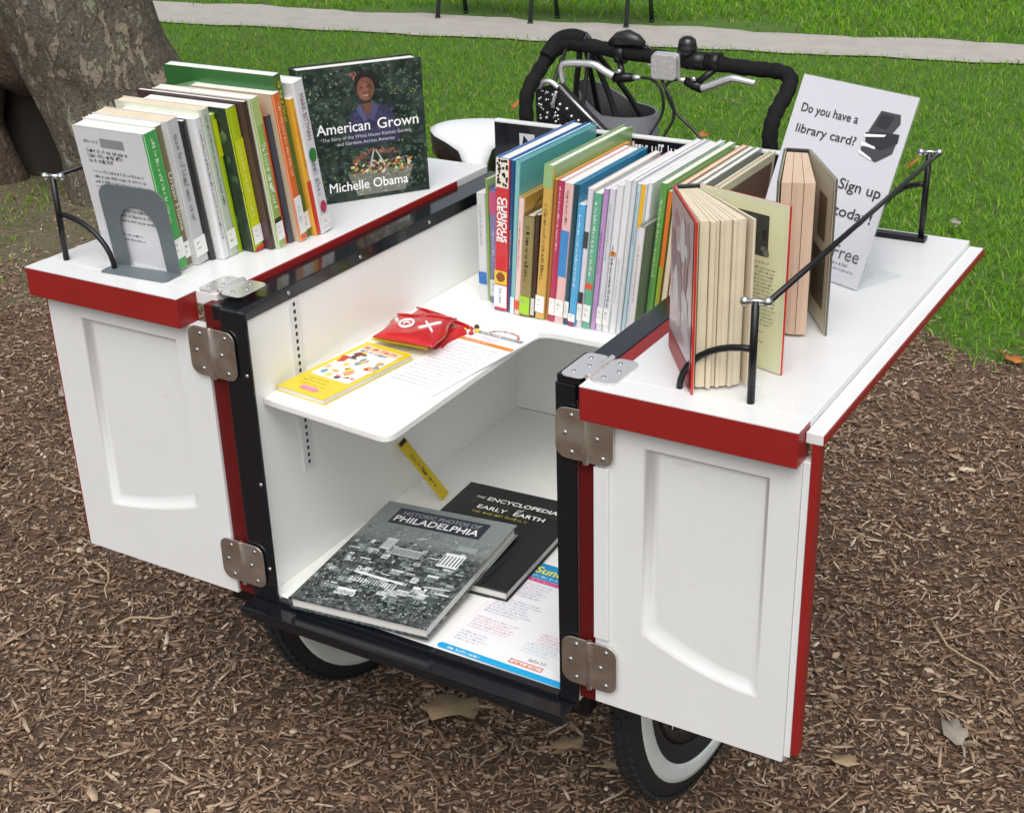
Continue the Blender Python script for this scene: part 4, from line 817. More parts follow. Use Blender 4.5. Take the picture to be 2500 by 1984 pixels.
# ---- row in the box, on the shelf (spines to the front)
def mrow(lab, x, t_, h, d, y0, a, s_, b_=None, pg=None, hard=False, f=None):
    a = R(a); M = Matrix.Translation((x, y0, ZS+.0008+max(0, t_*math.sin(a)))) @ Matrix.Rotation(a, 4, 'Y')
    return book(lab, M, t_, h, d, s_, b_, pg or PG_WHITE, hard, f, 'books standing in the row on the cart shelf')
MR = [
 ('white paperback with a blue foot label at the left end of the shelf row', .127, .017, .192, .17, .533, 0, '#cfd2d4', '#dfe0e0', PG_WHITE, False, sp('~', '#9aa0a6', size=.4, start=.1, ln=.4, label='#2f6fb8', lab=(.030,.052))),
 ('thin green book between the white and the purple ones', .1455, .005, .218, .21, .533, .3, '#7ea24c', '#b9cf86', PG_WHITE, False, None),
 ('purple spined children\'s book with a pink top band', .151, .0165, .205, .17, .530, 1.2, '#7d79a6', '#45508c', PG_WHITE, True, sp('~', '#d0cfe6', size=.4, start=.35, ln=.3, bands=((.03,.22,'#c4567f'),), label='#cfd3d6')),
 ('thin pale green book left of the thick red one', .168, .005, .205, .18, .525, 2, '#8fb493', '#a3c4a4', PG_WHITE, False, sp(None, label='#2f86b0', lab=(.0,.03))),
 ('thick red book with a black and white patterned top', .1745, .0262, .268, .27, .502, 3.0, '#c8343c', '#2c63a6', PG_WHITE, True, None),
 ('narrow navy book beside the thick red one', .2012, .0062, .267, .275, .502, 3.5, '#1f4a7c', '#4aa3cf', PG_WHITE, False, sp('~', '#e8c24a', size=.5, start=.45, ln=.25, label=None)),
 ('large teal picture book with a red shape on its cover', .2078, .0085, .266, .27, .500, 4.1, '#7fb9bd', '#62aeb0', PG_WHITE, True, sp(None, label='#d9e6e6', lab=(.0,.03))),
 ('gold covered picture book with a pale pink spine', .2165, .0105, .208, .20, .498, 4.3, '#e3c6c0', '#c99a44', PG_WHITE, True, sp('~', '#b7605a', size=.4, start=.2, ln=.4, label='#d0532f', lab=(.01,.026))),
 ('short olive hardback with a lime label on the shelf', .2275, .0200, .178, .13, .497, 4.5, '#8b8152', '#5d4630', PG_CREAM, True, sp("~", '#2b2417', size=.5, start=.1, ln=.55, label='#9ccc2f', lab=(.004,.036))),
 ('dark brown narrow book beside the olive one', .2480, .0080, .182, .14, .499, 4.7, '#3c2a22', '#4a3128', PG_WHITE, False, sp(None, label='#c9c9c2', lab=(.004,.035))),
 ('tall green and gold picture book in the middle of the shelf row', .2570, .0180, .268, .285, .498, 5.3, '#c9a453', '#7fa56a', PG_WHITE, True, sp('~', '#7a5a1f', size=.5, start=.24, ln=.5, bands=((.0,.14,'#8fb37a'),))),
 ('thin orange brown picture book right of the green and gold one', .2760, .0065, .246, .26, .500, 5.4, '#a8622e', '#d9a24c', PG_WHITE, True, None),
 ('crimson spined children\'s book on the shelf', .2830, .0120, .246, .24, .498, 5.5, '#b03458', '#c24a6c', PG_WHITE, False, sp('~', '#f0cdd6', size=.45, start=.04, ln=.45)),
 ('pink topped book with a blue lower spine', .2955, .0165, .244, .24, .496, 5.6, '#e2b6b4', '#f0f0f0', PG_WHITE, False, sp('~', '#7a3f4a', size=.4, start=.05, ln=.25, bands=((.33,.66,'#3c86c4'),))),
 ('dark teal picture book right of the pink topped one', .3128, .0095, .244, .25, .496, 5.6, '#1c4450', '#1f7fa6', PG_WHITE, True, sp(None, label='#e3e3e0')),
 ('short sky blue book on the shelf', .3228, .0135, .212, .23, .494, 5.7, '#4fa6d6', '#6fb8de', PG_WHITE, False, sp('~', '#e4f3fa', size=.4, start=.08, ln=.6, bands=((.9,1,'#8c3a5e'),), lab=(.008,.022))),
 ('pale lilac book with dark blotches on its spine', .3370, .0100, .240, .25, .496, 5.8, '#d6d2de', '#e6d4cc', PG_WHITE, False, sp(None, label='#e2e4e0', bands=((.3,.42,'#3a3f45'),(.74,.82,'#2c2f36'),(.82,.92,'#c2413c')))),
 ('sea green paperback with white spine lettering', .3478, .0148, .234, .22, .496, 5.9, '#5fa98a', '#79b89c', PG_WHITE, False, sp('~', '#eaf6ee', size=.5, start=.06, ln=.55, bands=((.66,.70,'#d9552f'),))),
 ('mauve narrow book on the shelf', .3632, .0092, .243, .25, .497, 6.0, '#b48fc0', '#c6a6cf', PG_WHITE, False, sp('~', '#6d3f7a', size=.45, start=.3, ln=.3, label=None)),
 ('pale grey narrow book right of the mauve one', .3732, .0110, .244, .26, .497, 6.1, '#cdd0d6', '#d9dbe0', PG_WHITE, False, sp('~', '#9a9ca4', size=.4, start=.1, ln=.4)),
 ('white book with a long black spine title', .3850, .0120, .252, .265, .497, 6.1, '#dcdde2', '#e2e2e6', PG_WHITE, False, sp('~', '#1c1c20', size=.5, start=.4, ln=.45, bands=((.44,.47,'#d98a2c'),))),
 ('tall white picture book in the right part of the shelf row', .3978, .0115, .261, .28, .497, 6.1, '#dfe0e4', '#e6e7ea', PG_WHITE, False, sp('~', '#a8aab2', size=.35, start=.5, ln=.3, label=None)),
 ('thin white picture book with a grey cover', .4100, .0078, .262, .28, .498, 6.1, '#d3d6da', '#aab0ba', PG_WHITE, False, None),
 ('thin pale blue picture book on the shelf', .4184, .0070, .258, .285, .500, 6.1, '#b9d2dc', '#dfe6ea', PG_WHITE, False, sp('~', '#6f8a96', size=.5, start=.05, ln=.35, label=None)),
 ('thin picture book with a yellow spine top', .4260, .0085, .258, .28, .500, 6.1, '#d9dde2', '#e9ebee', PG_WHITE, False, sp(None, label=None, bands=((.0,.28,'#e6b31f'),))),
 ('thin white picture book right of the yellow topped one', .4352, .0070, .260, .285, .504, 6.1, '#dfe3e8', '#e9ecf0', PG_WHITE, False, None),
 ('short white book pushed forward at the shelf edge, with a grey green photo cover', .4430, .0105, .200, .19, .468, 6.1, '#dcdcdc', '#6c7466', PG_WHITE, True, sp('~', '#b06a5a', size=.4, start=.15, ln=.5, label=None)),
 ('green spined picture book near the open book', .4550, .0115, .262, .275, .505, 6.1, '#5c9a4a', '#7fae62', PG_WHITE, False, sp('~', '#cfe6c0', size=.4, start=.1, ln=.5, label=None)),
 ('orange and green thin book near the open book', .4685, .0075, .250, .26, .507, 6.1, '#d9732c', '#7fa33f', PG_WHITE, False, sp(None, label=None, bands=((.5,1,'#8fae3f'),))),
 ('pale tan picture book near the right rail', .4785, .0090, .258, .275, .508, 6.1, '#d9cdb4', '#c98f68', PG_CREAM, False, None),
 ('cream picture book near the right rail', .4900, .0085, .256, .278, .508, 6.1, '#e0dcc8', '#b9b4a2', PG_WHITE, False, None),
 ('grey covered picture book near the right rail', .5030, .0090, .256, .285, .500, 6.1, '#8d9088', '#9aa096', PG_WHITE, False, None),
 ('black edged picture book with a framed brown cover near the right rail', .5270, .0110, .253, .282, .500, 6.1, '#1d1c1c', '#cfc9b0', PG_CREAM, True, None),
 ('thin blue picture book at the right end of the shelf row', .5420, .0080, .170, .27, .506, 6.1, '#3d5f7c', '#44667f', PG_WHITE, False, None),
]
for row in MR:
    bk = mrow(*row)
    lab, x, t_, h, d = row[:5]
    if lab.startswith('thick red'):
        pr = Print((0,0,0), (0,0,-1), (1,0,0)); rn = random.Random(5)
        pr.rect(-h, .001, -h+.050, t_-.001, ink('#e6e0d2'), 0)
        for k in range(26): pr.ell(-h+rn.uniform(.004,.046), rn.uniform(.003,t_-.003), .0028, .0022, K, 2, 7, .3)
        for k, wd in enumerate(('CURIOUS', 'GEORGE')): pr.text(wd, -h+.066, .0145-.0095*k, .0092, W, 3, width=.078, bold=.0005)
        pr.rect(-.072, .001, -.048, t_-.001, ink('#d9c23a'), 1); pr.ell(-.060, t_*.5, .009, .008, ink('#8a4a2a'), 2, 9, .2); pr.rect(-.046, .0008, -.006, t_-.0008, ink('#e4e6ea'), 1); pr.greek(-.040, .010, .028, .006, KG, 2)
        pr.build('spine_print', bk)
    if lab.startswith('large teal'):
        pr = Print((t_, 0, 0), (0,1,0), (0,0,1)); pr.poly([(.035,.165),(.06,.20),(.08,.185),(.105,.225),(.11,.19),(.15,.17),(.10,.15)], ink('#a8352f'), 0); pr.build('cover_print', bk)
    if lab.startswith('tall green and gold'):
        pr = Print((t_, 0, 0), (0,1,0), (0,0,1)); pr.rect(.006, .006, .280, .246, ink('#c46c33'), 0); pr.build('cover_print', bk)
    if lab.startswith('gold covered'):
        pr = Print((t_, 0, 0), (0,1,0), (0,0,1)); pr.ring(.07, .165, .045, .03, .003, ink('#7a5a20'), 0); pr.build('cover_print', bk)
    if lab.startswith('black edged'):
        pr = Print((t_, 0, 0), (0,1,0), (0,0,1)); pr.rect(.012, .012, d-.012, h-.014, ink('#6d5348'), 0)
        for k in range(14): pr.rect(.02+k*.018, .07, .023+k*.018, h-.018, ink('#5a4238'), 1)
        pr.poly([(.012,.012),(d-.012,.012),(d-.012,.10),(.012,.05)], ink('#9a9078'), 2); pr.build('cover_print', bk)

# ---- two open books standing on the right leaf
def seg_board(a, c_, th, z0, z1, side=1):
    a, c_ = Vector(a), Vector(c_); d = (c_-a).normalized(); n = Vector((-d.y, d.x))*th*side
    return [tuple(a), tuple(c_), tuple(c_+n), tuple(a+n)]
def open_book(label, sl, srr, fl, fr, h, ccol, incol, pages, spec):
    bk = thing('open_book', label, 'book', Matrix.Translation((sl[0], sl[1], ZL))); z0, z1 = ZL+.0008, ZL+h; mats = [cover_mat(ccol), cover_mat(incol)]
    for a, c_, sd_ in ((sl, fl, -1), (srr, fr, 1)):
        p = seg_board(a, c_, .0028, 0, 0, sd_); part(MB().plate(p, z0, z1), 'cover_board', mats[0], bk, .0006, 1)
        q = seg_board(Vector(a)+(Vector(c_)-Vector(a))*.01, Vector(a)+(Vector(c_)-Vector(a))*.99, .0006, 0, 0, -sd_); part(MB().plate(q, z0+.0005, z1+.0002), 'endpaper', mats[1], bk)
    part(MB().plate(seg_board(sl, srr, .003, 0, 0, 1), z0, z1), 'spine', cover_mat('#2a2c30'), bk, .0006, 1)
    # page chunks fanning from the spine
    for (u0, v0, u1, v1, ln0, ln1, pg) in spec:
        a0 = Vector(sl).lerp(Vector(srr), u0); a1 = Vector(sl).lerp(Vector(srr), u1)
        dl = (Vector(fl)-Vector(sl)); dr = (Vector(fr)-Vector(srr)); d0 = dl.lerp(dr, v0); d1 = dl.lerp(dr, v1)
        off = (dl.lerp(dr, (v0+v1)/2)).normalized()*.004
        e0, e1 = a0+off+d0.normalized()*ln0, a1+off+d1.normalized()*ln1
        part(MB().plate([tuple(a0+off), tuple(e0), tuple(e0.lerp(e1, .5)+off*.25), tuple(e1), tuple(a1+off)], z0+.0035, z1-.004), 'page_block', pg, bk)
    return bk
L_ = .138
obA = open_book('open hardback with red cover edges and thick cream pages beside the front guard post', (.671,.142), (.697,.160), (.757,.018), (.830,.120), .218, '#c0281c', '#d9dabd', PG_CREAM,
  [(.06,.04,.25,.10,L_-.006,L_-.005,PG_CREAM),(.26,.105,.34,.135,L_-.001,L_,PG_CREAM),(.35,.14,.43,.175,L_-.007,L_-.005,PG_CREAM),(.44,.18,.50,.205,L_-.002,L_-.001,PG_CREAM),(.51,.21,.64,.265,L_-.004,L_-.004,PG_CREAM),(.65,.27,.72,.305,L_,L_-.001,PG_CREAM),(.73,.31,.86,.385,L_-.003,L_-.005,PG_CREAM),(.92,.42,.96,.44,L_+.002,L_+.002,PG_CREAM)])
# jacket flap with portrait and text on the inside of the right board; jacket picture outside left board
a, c_ = Vector((.697,.160)), Vector((.830,.120)); dd = (c_-a).normalized()
fo = a+dd*.046; nn = Vector((dd.y, -dd.x)); 
pr = Print((fo.x+nn.x*.0012, fo.y+nn.y*.0012, ZL), (dd.x, dd.y, 0), (0,0,1)); YLW = cover_mat('#dcdcb4'); fw = .088
pr.rect(0, .006, fw, .212, YLW, 0); pr.rect(.016, .148, .064, .200, ink('#3b3d38'), 1)
rn = random.Random(8)
for k in range(16): pr.ell(.018+rn.uniform(0,.044), .15+rn.uniform(0,.046), rn.uniform(.003,.007), rn.uniform(.003,.007), ink(rn.choice(['#55584e','#2a2b28','#6e7064'])), 2, 8, .3)
pr.ell(.026, .176, .0085, .012, ink('#b99a82'), 3, 14); pr.ell(.025, .186, .009, .006, ink('#26221f'), 4, 12, .1); pr.poly([(.018,.150),(.022,.164),(.036,.166),(.044,.150)], ink('#26272a'), 3)
pr.greek(.018, .139, .05, .003, ink('#b0543a'), 2); pr.para(.016, .132, .064, 16, .0048, .0026, KG, 2, .1); pr.para(.018, .050, .05, 4, .0045, .0024, KG, 2, .4); pr.rect(.032, .024, .040, .033, K, 2); pr.para(.022, .018, .034, 2, .004, .002, KG, 2)
pr.build('jacket_flap', obA).matrix_parent_inverse = PW[obA.name].inverted()
fd = (Vector((.757,.018))-Vector((.671,.142))).normalized(); fn = Vector((fd.y, -fd.x))
pr = Print((.671+fn.x*.0031, .142+fn.y*.0031, ZL), (fd.x, fd.y, 0), (0,0,1)); pr.rect(.002, .003, .142, .215, cover_mat('#b9a3a8'), 0)
for k in range(24): pr.ell(rn.uniform(.02,.12), rn.uniform(.06,.19), rn.uniform(.008,.02), rn.uniform(.01,.03), ink(rn.choice(['#c4bcc0','#a88a90','#d2d4d6','#94767c'])), 1+k*.05, 9, .3)
pr.rect(.002, .003, .142, .030, ink('#a03a38'), 3); pr.build('jacket_front', obA).matrix_parent_inverse = PW[obA.name].inverted()
L2 = .146
obB = open_book('open hardback with tan pages standing in front of the white sign', (.726,.380), (.757,.386), (.773,.232), (.835,.266), .213, '#5d5e50', '#c9c7b4', PG_TAN,
  [(.05,.03,.35,.12,L2,L2,PG_TAN),(.36,.125,.66,.26,L2-.003,L2,PG_TAN),(.67,.27,.93,.42,L2-.001,L2-.004,PG_TAN)])
a, c_ = Vector((.757,.386)), Vector((.835,.266)); dd = (c_-a).normalized(); nn = Vector((dd.y, -dd.x))
pr = Print((a.x+nn.x*.0012, a.y+nn.y*.0012, ZL), (dd.x, dd.y, 0), (0,0,1)); pr.rect(.03, .006, .140, .207, cover_mat('#cdcab8'), 0); pr.rect(.075, .12, .115, .18, ink('#6a5a4c'), 1); pr.rect(.06, .03, .125, .105, ink('#5c584a'), 1); pr.build('jacket_flap', obB).matrix_parent_inverse = PW[obB.name].inverted()

# ---- sign in a clear slanted holder
th, tt = R(-23.3), R(21.1); dx = Vector((math.cos(th), math.sin(th), 0)); n0 = Vector((math.sin(th), -math.cos(th), 0)); up = Vector((0,0,1))*math.cos(tt)-n0*math.sin(tt); nn = dx.cross(up)
o = Vector((.6209, .5295, ZL+.0012)); M = Matrix(((dx.x, up.x, nn.x, o.x), (dx.y, up.y, nn.y, o.y), (dx.z, up.z, nn.z, o.z), (0,0,0,1)))
sg = thing('sign_holder', 'white library card sign in a clear slanted holder on the right leaf', 'sign', M)
m_ac, t, b = nodes_mat('clear_acrylic'); tp = t.nodes.new('ShaderNodeBsdfTransparent'); tp.inputs[0].default_value = (.97, .98, .98, 1); ms = t.nodes.new('ShaderNodeMixShader'); ms.inputs[0].default_value = .07
b.inputs['Base Color'].default_value = (.9, .92, .93, 1); b.inputs['Roughness'].default_value = .04; out = [n for n in t.nodes if n.type == 'OUTPUT_MATERIAL'][0]
t.links.new(tp.outputs[0], ms.inputs[1]); t.links.new(b.outputs[0], ms.inputs[2]); t.links.new(ms.outputs[0], out.inputs[0])
sw, shh = .216, .279
MB().box(.0, sw, .0, shh, -.0032, -.0012).build('back_sheet', m_ac, sg)
MB().box(.0008, sw-.0008, .001, shh-.0015, -.0010, -.0004).build('paper', mat('sign_paper', (.66, .66, .72), .16, .02, 6, .05, 14, coat=.6), sg)
foot = Vector((0, -.098, 0)); Minv = M.inverted()
p0 = [Minv @ (o+Vector((0,0,-.0008))+dx*a_ - n0*b_) for a_, b_ in ((0, -.001), (sw, -.001), (sw, .10), (0, .10))]; p1 = [Minv @ (o+Vector((0,0,.0008))+dx*a_ - n0*b_) for a_, b_ in ((0, -.001), (sw, -.001), (sw, .10), (0, .10))]
MB().add(p0+p1, [(3,2,1,0),(4,5,6,7),(0,1,5,4),(1,2,6,5),(2,3,7,6),(3,0,4,7)]).build('foot_sheet', m_ac, sg)
pr = Print((0, 0, -.0004), (1,0,0), (0,1,0)); X = lambda a_: a_*sw; Yv = lambda b_: shh*(1-b_); SI = ink('#3a3b42')
pr.text('Do you have a', X(.07), Yv(.195), .0125, SI, 1, width=X(.51), bold=.00025); pr.text('library card?', X(.075), Yv(.305), .0125, SI, 1, width=X(.54), bold=.00025)
pr.build('lettering', sg)
pr.text('Sign up', X(.585), Yv(.53), .0150, SI, 1, width=X(.36), bold=.00025); pr.text('today!', X(.615), Yv(.665), .0150, SI, 1, width=X(.32), bold=.00025)
pr.build('lettering', sg)
pr.text('Free', X(.705), Yv(.872), .0185, ink('#5a5b64'), 1, width=X(.235)); pr.greek(X(.68), Yv(.905), X(.2), .005, KG, 1); pr.greek(X(.66), Yv(.93), X(.27), .0035, KG, 1)
pr.build('lettering', sg)
ic = lambda pts, m, l: pr.poly([(X(a_), Yv(b_)) for a_, b_ in pts], m, l); DK = ink('#46484d'); DK2 = ink('#303237')
ic([(.69,.215),(.74,.105),(.90,.105),(.92,.15),(.86,.235),(.72,.24)], DK, 1); ic([(.75,.12),(.86,.12),(.83,.19),(.73,.185)], DK2, 2)
ic([(.67,.225),(.82,.205),(.94,.20),(.945,.245),(.83,.30),(.69,.27)], DK2, 1.5); ic([(.665,.235),(.84,.215),(.83,.228),(.67,.25)], W, 3)
ic([(.67,.30),(.80,.275),(.935,.25),(.93,.30),(.82,.36),(.68,.335)], DK, 1.2); ic([(.66,.275),(.78,.285),(.79,.297),(.665,.292)], W, 3); ic([(.66,.315),(.78,.345),(.79,.358),(.665,.332)], W, 3)
pr.build('emblem', sg)

# ================================================================== THINGS IN THE BOX
def flat_book(label, quad, z0, t_, spine, board, pages, hard=True):
    """book lying flat; quad = BL, BR, TR, TL of its upper cover (x,y), spine along BL-TL"""
    BL, BR, TR, TL = [Vector(q) for q in quad]; w_ = ((BR-BL).length+(TR-TL).length)/2; h = ((TL-BL).length+(TR-BR).length)/2
    ctr = (BL+BR+TR+TL)/4; e = (BR-BL)+(TR-TL); an = math.atan2(e.y, e.x); Y_ = Vector((math.cos(an), math.sin(an), 0)); Z_ = Vector((-Y_.y, Y_.x, 0)); X_ = Vector((0,0,1))
    o = Vector((ctr.x, ctr.y, z0))-Y_*w_/2-Z_*h/2
    M = Matrix(((X_.x, Y_.x, Z_.x, o.x), (X_.y, Y_.y, Z_.y, o.y), (X_.z, Y_.z, Z_.z, o.z), (0,0,0,1)))
    return book(label, M, t_, h, w_, spine, board, pages, hard), Print((t_, 0, 0), (0,1,0), (0,0,1)), w_, h
m_ph, t, b = nodes_mat('cover_old_photo'); co = objco(t)
sx = t.nodes.new('ShaderNodeSeparateXYZ'); t.links.new(co, sx.inputs[0])
rg = ramp(t, noise(t, co, 130, 6, .75), [(.36, (.012,.016,.017)), (.52, (.07,.085,.085)), (.66, (.30,.33,.33)), (.78, (.60,.62,.62))])
skyc = mixc(t, noise(t, co, 14, 4), (.16, .19, .185), (.26, .29, .285))
hz = t.nodes.new('ShaderNodeMapRange'); hz.inputs[1].default_value = .178; hz.inputs[2].default_value = .205; t.links.new(sx.outputs[2], hz.inputs[0])
t.links.new(mixc(t, hz.outputs[0], rg, skyc), b.inputs['Base Color']); b.inputs['Roughness'].default_value = .25; b.inputs['Coat Weight'].default_value = .5
MATS['cover_oldphoto'] = m_ph
ph, pr, pw_, ph_ = flat_book('large grey photo book of an old city lying on the box floor', ((.112,-.010),(.358,.006),(.320,.306),(.072,.288)), ZF+.0008, .021, '#6b7877', 'oldphoto', PG_WHITE)
NV = ink('#272b3d', .3, .4)
tl_ = Vector((.112, -.012, ZF+.001)); ph.matrix_world = Matrix.Translation(tl_) @ Matrix.Rotation(R(-2.0), 4, 'Y') @ Matrix.Rotation(R(3.1), 4, 'X') @ Matrix.Translation(-tl_) @ ph.matrix_world
pr.rect(pw_*.14, ph_*.80, pw_*.84, ph_*.955, NV, 0); pr.text('HISTORIC PHOTOS OF', pw_*.19, ph_*.895, .0105, ink('#aab0b4'), 1, width=pw_*.60); pr.text('PHILADELPHIA', pw_*.16, ph_*.825, .0165, W, 1, width=pw_*.65, bold=.0004)
rn = random.Random(2); G = [ink(c_) for c_ in ('#dfe3e3', '#aeb6b6', '#3a4444', '#1e2626', '#7d8888', '#c8cece')]
def bld0(x0, y0, x1, y1, col, wins, wcol):
    pr.rect(x0, y0, x1, y1, col, 1); n = wins
    for k in range(n): xx = x0+(x1-x0)*(k+.25)/n; pr.rect(xx, y0+(y1-y0)*.15, xx+(x1-x0)*.45/n, y0+(y1-y0)*.8, wcol, 2)
pr.step = .00010; GC = ['#1c2424','#2a3333','#3a4444','#566060','#7d8888','#a2aaaa','#c8cece','#dfe3e3']; U = rn.uniform
dabs(pr, 420, lambda: (pw_*U(.03,.97), ph_*U(.03,.60)), GC[:5]+GC[:3], .003, .009, 0, .005, .55, rn)
for k in range(120):        # roofs and fronts receding to the skyline
    v_ = U(0, 1)**.8; y_ = ph_*(.72-.62*v_); x_ = pw_*U(.03,.90); q = .004+.010*v_; w__ = q*U(.8,2.6); h__ = q*U(.5,1.3); w__ = min(w__, pw_*.97-x_)
    c1_ = rn.choice(GC[2:7]); pr.rect(x_, y_, x_+w__, y_+h__, ink(c1_), 2.2+k*.02); pr.rect(x_, y_+h__, x_+w__, y_+h__*1.35, ink(rn.choice(GC[3:8])), 2.21+k*.02)
    if q > .007:
        for e_ in range(int(w__/.003)): pr.rect(x_+.0008+e_*.003, y_+h__*.2, x_+.0020+e_*.003, y_+h__*.75, ink(rn.choice(GC[:2]+GC[5:6])), 2.22+k*.02)
dabs(pr, 160, lambda: (pw_*U(.03,.97), ph_*U(.03,.50)), GC[:3], .002, .006, 4.7, .005, .6, rn); dabs(pr, 90, lambda: (pw_*U(.03,.97), ph_*U(.66,.78)), ['#8d9898','#76807f','#a2abaa'], .004, .010, 5.6, .005, .2, rn)
step_ = 6.2
bld = lambda x0, y0, x1, y1, col, wins, wcol: [pr.rect(x0, y0, x1, y1, col, step_)]+[pr.rect(x0+(x1-x0)*(k+.25)/wins, y0+(y1-y0)*.12, x0+(x1-x0)*(k+.62)/wins, y0+(y1-y0)*.82, wcol, step_+.3) for k in range(wins)]
bld(pw_*.26, ph_*.55, pw_*.34, ph_*.66, G[5], 4, G[4]); bld(pw_*.35, ph_*.52, pw_*.58, ph_*.59, G[1], 12, G[2]); bld(pw_*.72, ph_*.50, pw_*.87, ph_*.63, G[0], 6, G[2]); bld(pw_*.76, ph_*.66, pw_*.90, ph_*.72, G[4], 7, G[1])
pr.poly([(pw_*.26,ph_*.305),(pw_*.63,ph_*.285),(pw_*.63,ph_*.297),(pw_*.27,ph_*.325)], G[0], step_); pr.poly([(pw_*.76,ph_*.30),(pw_*.95,ph_*.315),(pw_*.95,ph_*.323),(pw_*.77,ph_*.312)], G[5], step_)
for k in range(17): pr.rect(pw_*(.27+k*.020), ph_*.232, pw_*(.279+k*.020), ph_*.272, G[rn.choice((0,5,1))], step_)
dabs(pr, 70, lambda: (pw_*U(.05,.95), ph_*U(.04,.30)), GC[5:], .0012, .0028, 6.6, .004, .6, rn)
pr.build('cover_print', ph)
en, pr, ew, eh = flat_book('black hardback of early earth tales lying half under the grey photo book', ((.172,.146),(.397,.160),(.374,.452),(.149,.438)), ZF+.0012, .019, '#15161a', '#15161a', PG_WHITE)
GD = ink('#b5ad3a')
pr.text('THE', ew*.16, eh*.845, .007, W, 1, width=.017, slant=.2); pr.text('ENCYCLOPEDIA', ew*.26, eh*.838, .0115, W, 1, width=ew*.60, bold=.0003); pr.rect(ew*.14, eh*.80, ew*.52, eh*.803, ink('#6a5c3a'), 1); pr.text('of', ew*.55, eh*.785, .009, W, 1, slant=.2); pr.rect(ew*.62, eh*.80, ew*.92, eh*.803, ink('#6a5c3a'), 1)
pr.text('EARLY', ew*.24, eh*.735, .0115, W, 1, width=ew*.25, bold=.0003); pr.text('EARTH', ew*.55, eh*.735, .0115, W, 1, width=ew*.26, bold=.0003); pr.greek(ew*.24, eh*.685, ew*.5, .008, GD, 1, .6)
pr.build('cover_print', en)

# flyer
M = Matrix.Translation((.360, .0095, ZF+.0006)) @ Matrix.Rotation(R(-1), 4, 'Z')
fl_ = thing('flyer', 'white and blue printed flyer lying on the box floor', 'flyer', M); fw, fh = .2155, .278
mb = MB(); mb.plate(rrect(0, fw, 0, fh, .012), 0, .0009); mb.build('sheet', PAPER, fl_)
pr = Print((0, 0, .0009), (1,0,0), (0,1,0)); BL_ = ink('#1aa0d8'); MG = ink('#c8307a'); LV = ink('#a9a6c4'); PK = ink('#d9a7b8')
pr.poly(rrect(0, fw, 0, .013, .006), BL_, 0); pr.rect(.001, fh-.045, fw-.001, fh-.001, ink('#1c8cc4'), 0); pr.rect(.001, fh-.055, fw-.001, fh-.046, MG, 0)
pr.text('Sundays', .022, fh-.030, .018, ink('#ece23a'), 2, width=.085, bold=.0006); pr.greek(.022, fh-.041, .15, .0055, ink('#cfe8f4'), 2); pr.greek(.02, fh-.0535, .16, .005, ink('#f1b6d2'), 2); pr.greek(.018, .003, .06, .006, W, 2)
for (x_, y_, w__, n_, m_) in ((.015,.212,.075,6,LV),(.105,.205,.07,2,LV),(.012,.158,.085,7,LV),(.125,.100,.07,4,PK),(.012,.096,.08,5,PK),(.012,.052,.06,4,LV),(.115,.072,.07,4,ink('#a8d4da'))): pr.para(x_, y_, w__, n_, .0072, .0040, m_, 1, .3)
pr.ell(.165, .150, .026, .022, ink('#a8303a'), 1, 24); pr.ell(.165, .150, .021, .017, W, 2, 24); pr.ell(.165, .156, .013, .008, ink('#d9a23a'), 3, 12, .2); pr.ell(.163, .147, .015, .009, ink('#3a3038'), 4, 12, .25); pr.ell(.170, .143, .008, .004, ink('#c23a3a'), 5, 9, .2)
for (a_, b_, c_, d_) in ((.115,.018,.170,.0196),(.115,.0265,.170,.028),(.115,.018,.1166,.028),(.1684,.018,.170,.028)): pr.rect(a_, b_, c_, d_, ink('#d96a3a'), 2)
pr.greek(.120, .0205, .045, .005, ink('#d96a3a'), 2); pr.greek(.140, .034, .03, .007, KG, 2, .5); pr.build('print', fl_)

# yellow card leaning on the left wall
M = Matrix.Translation((.126, .383, ZF+.0022)) @ Matrix.Rotation(R(14), 4, 'X') @ Matrix.Rotation(R(-33), 4, 'Y')
yc = thing('yellow_ruler', 'narrow yellow ruler propped against the left inner wall of the box', 'ruler', M); YEL = mat('yellow_card', (.62, .46, .02), .4, .08, 30); YELB = mat('bright_yellow_cover', (.80, .66, .01), .3, .05, 20, coat=.4)
MB().box(0, .0045, 0, .021, 0, .130).build('cover', YEL, yc, .001, 2)
pr = Print((.0045, 0, 0), (0,0,-1), (0,1,0)); pr.greek(-.10, .004, .075, .008, ink('#3a3018'), 1, .5); pr.rect(-.1295, .001, -.122, .020, K, 1); pr.build('print', yc)

# ---- on the shelf tongue
yb, pr, yw, yh = flat_book('yellow children\'s booklet with a picture panel lying on the shelf', ((.061,.066),(.160,.055),(.166,.257),(.067,.268)), ZS+.0006, .009, '#d9c21a', '#e0cb14', PG_WHITE, False)
rn = random.Random(12); pr.poly(rrect(yw*.12, yw*.92, yh*.30, yh*.95, .002), ink('#efe6dc'), 0); pr.rect(yw*.12, yh*.86, yw*.92, yh*.95, ink('#e9c9a6'), 1)
pr.greek(yw*.16, yh*.885, yw*.7, .010, ink('#c24a3a'), 2); pr.greek(yw*.20, yh*.82, yw*.6, .009, ink('#3a78b8'), 2)
for k in range(46): pr.ell(yw*rn.uniform(.16,.88), yh*rn.uniform(.34,.80), rn.uniform(.003,.008), rn.uniform(.003,.009), ink(rn.choice(['#e6b48a','#c23a35','#f0d23a','#fafafa','#7a3a2a','#d98a9a','#5a9ab0','#2f2a2c','#e9a23a'])), 1+k*.06, 9, .25)
pr.para(yw*.2, yh*.24, yw*.6, 3, .010, .004, ink('#b9a010'), 1); pr.poly(rrect(yw*.36, yw*.70, yh*.06, yh*.115, .003), ink('#d98ab0'), 1); pr.build('cover_print', yb)

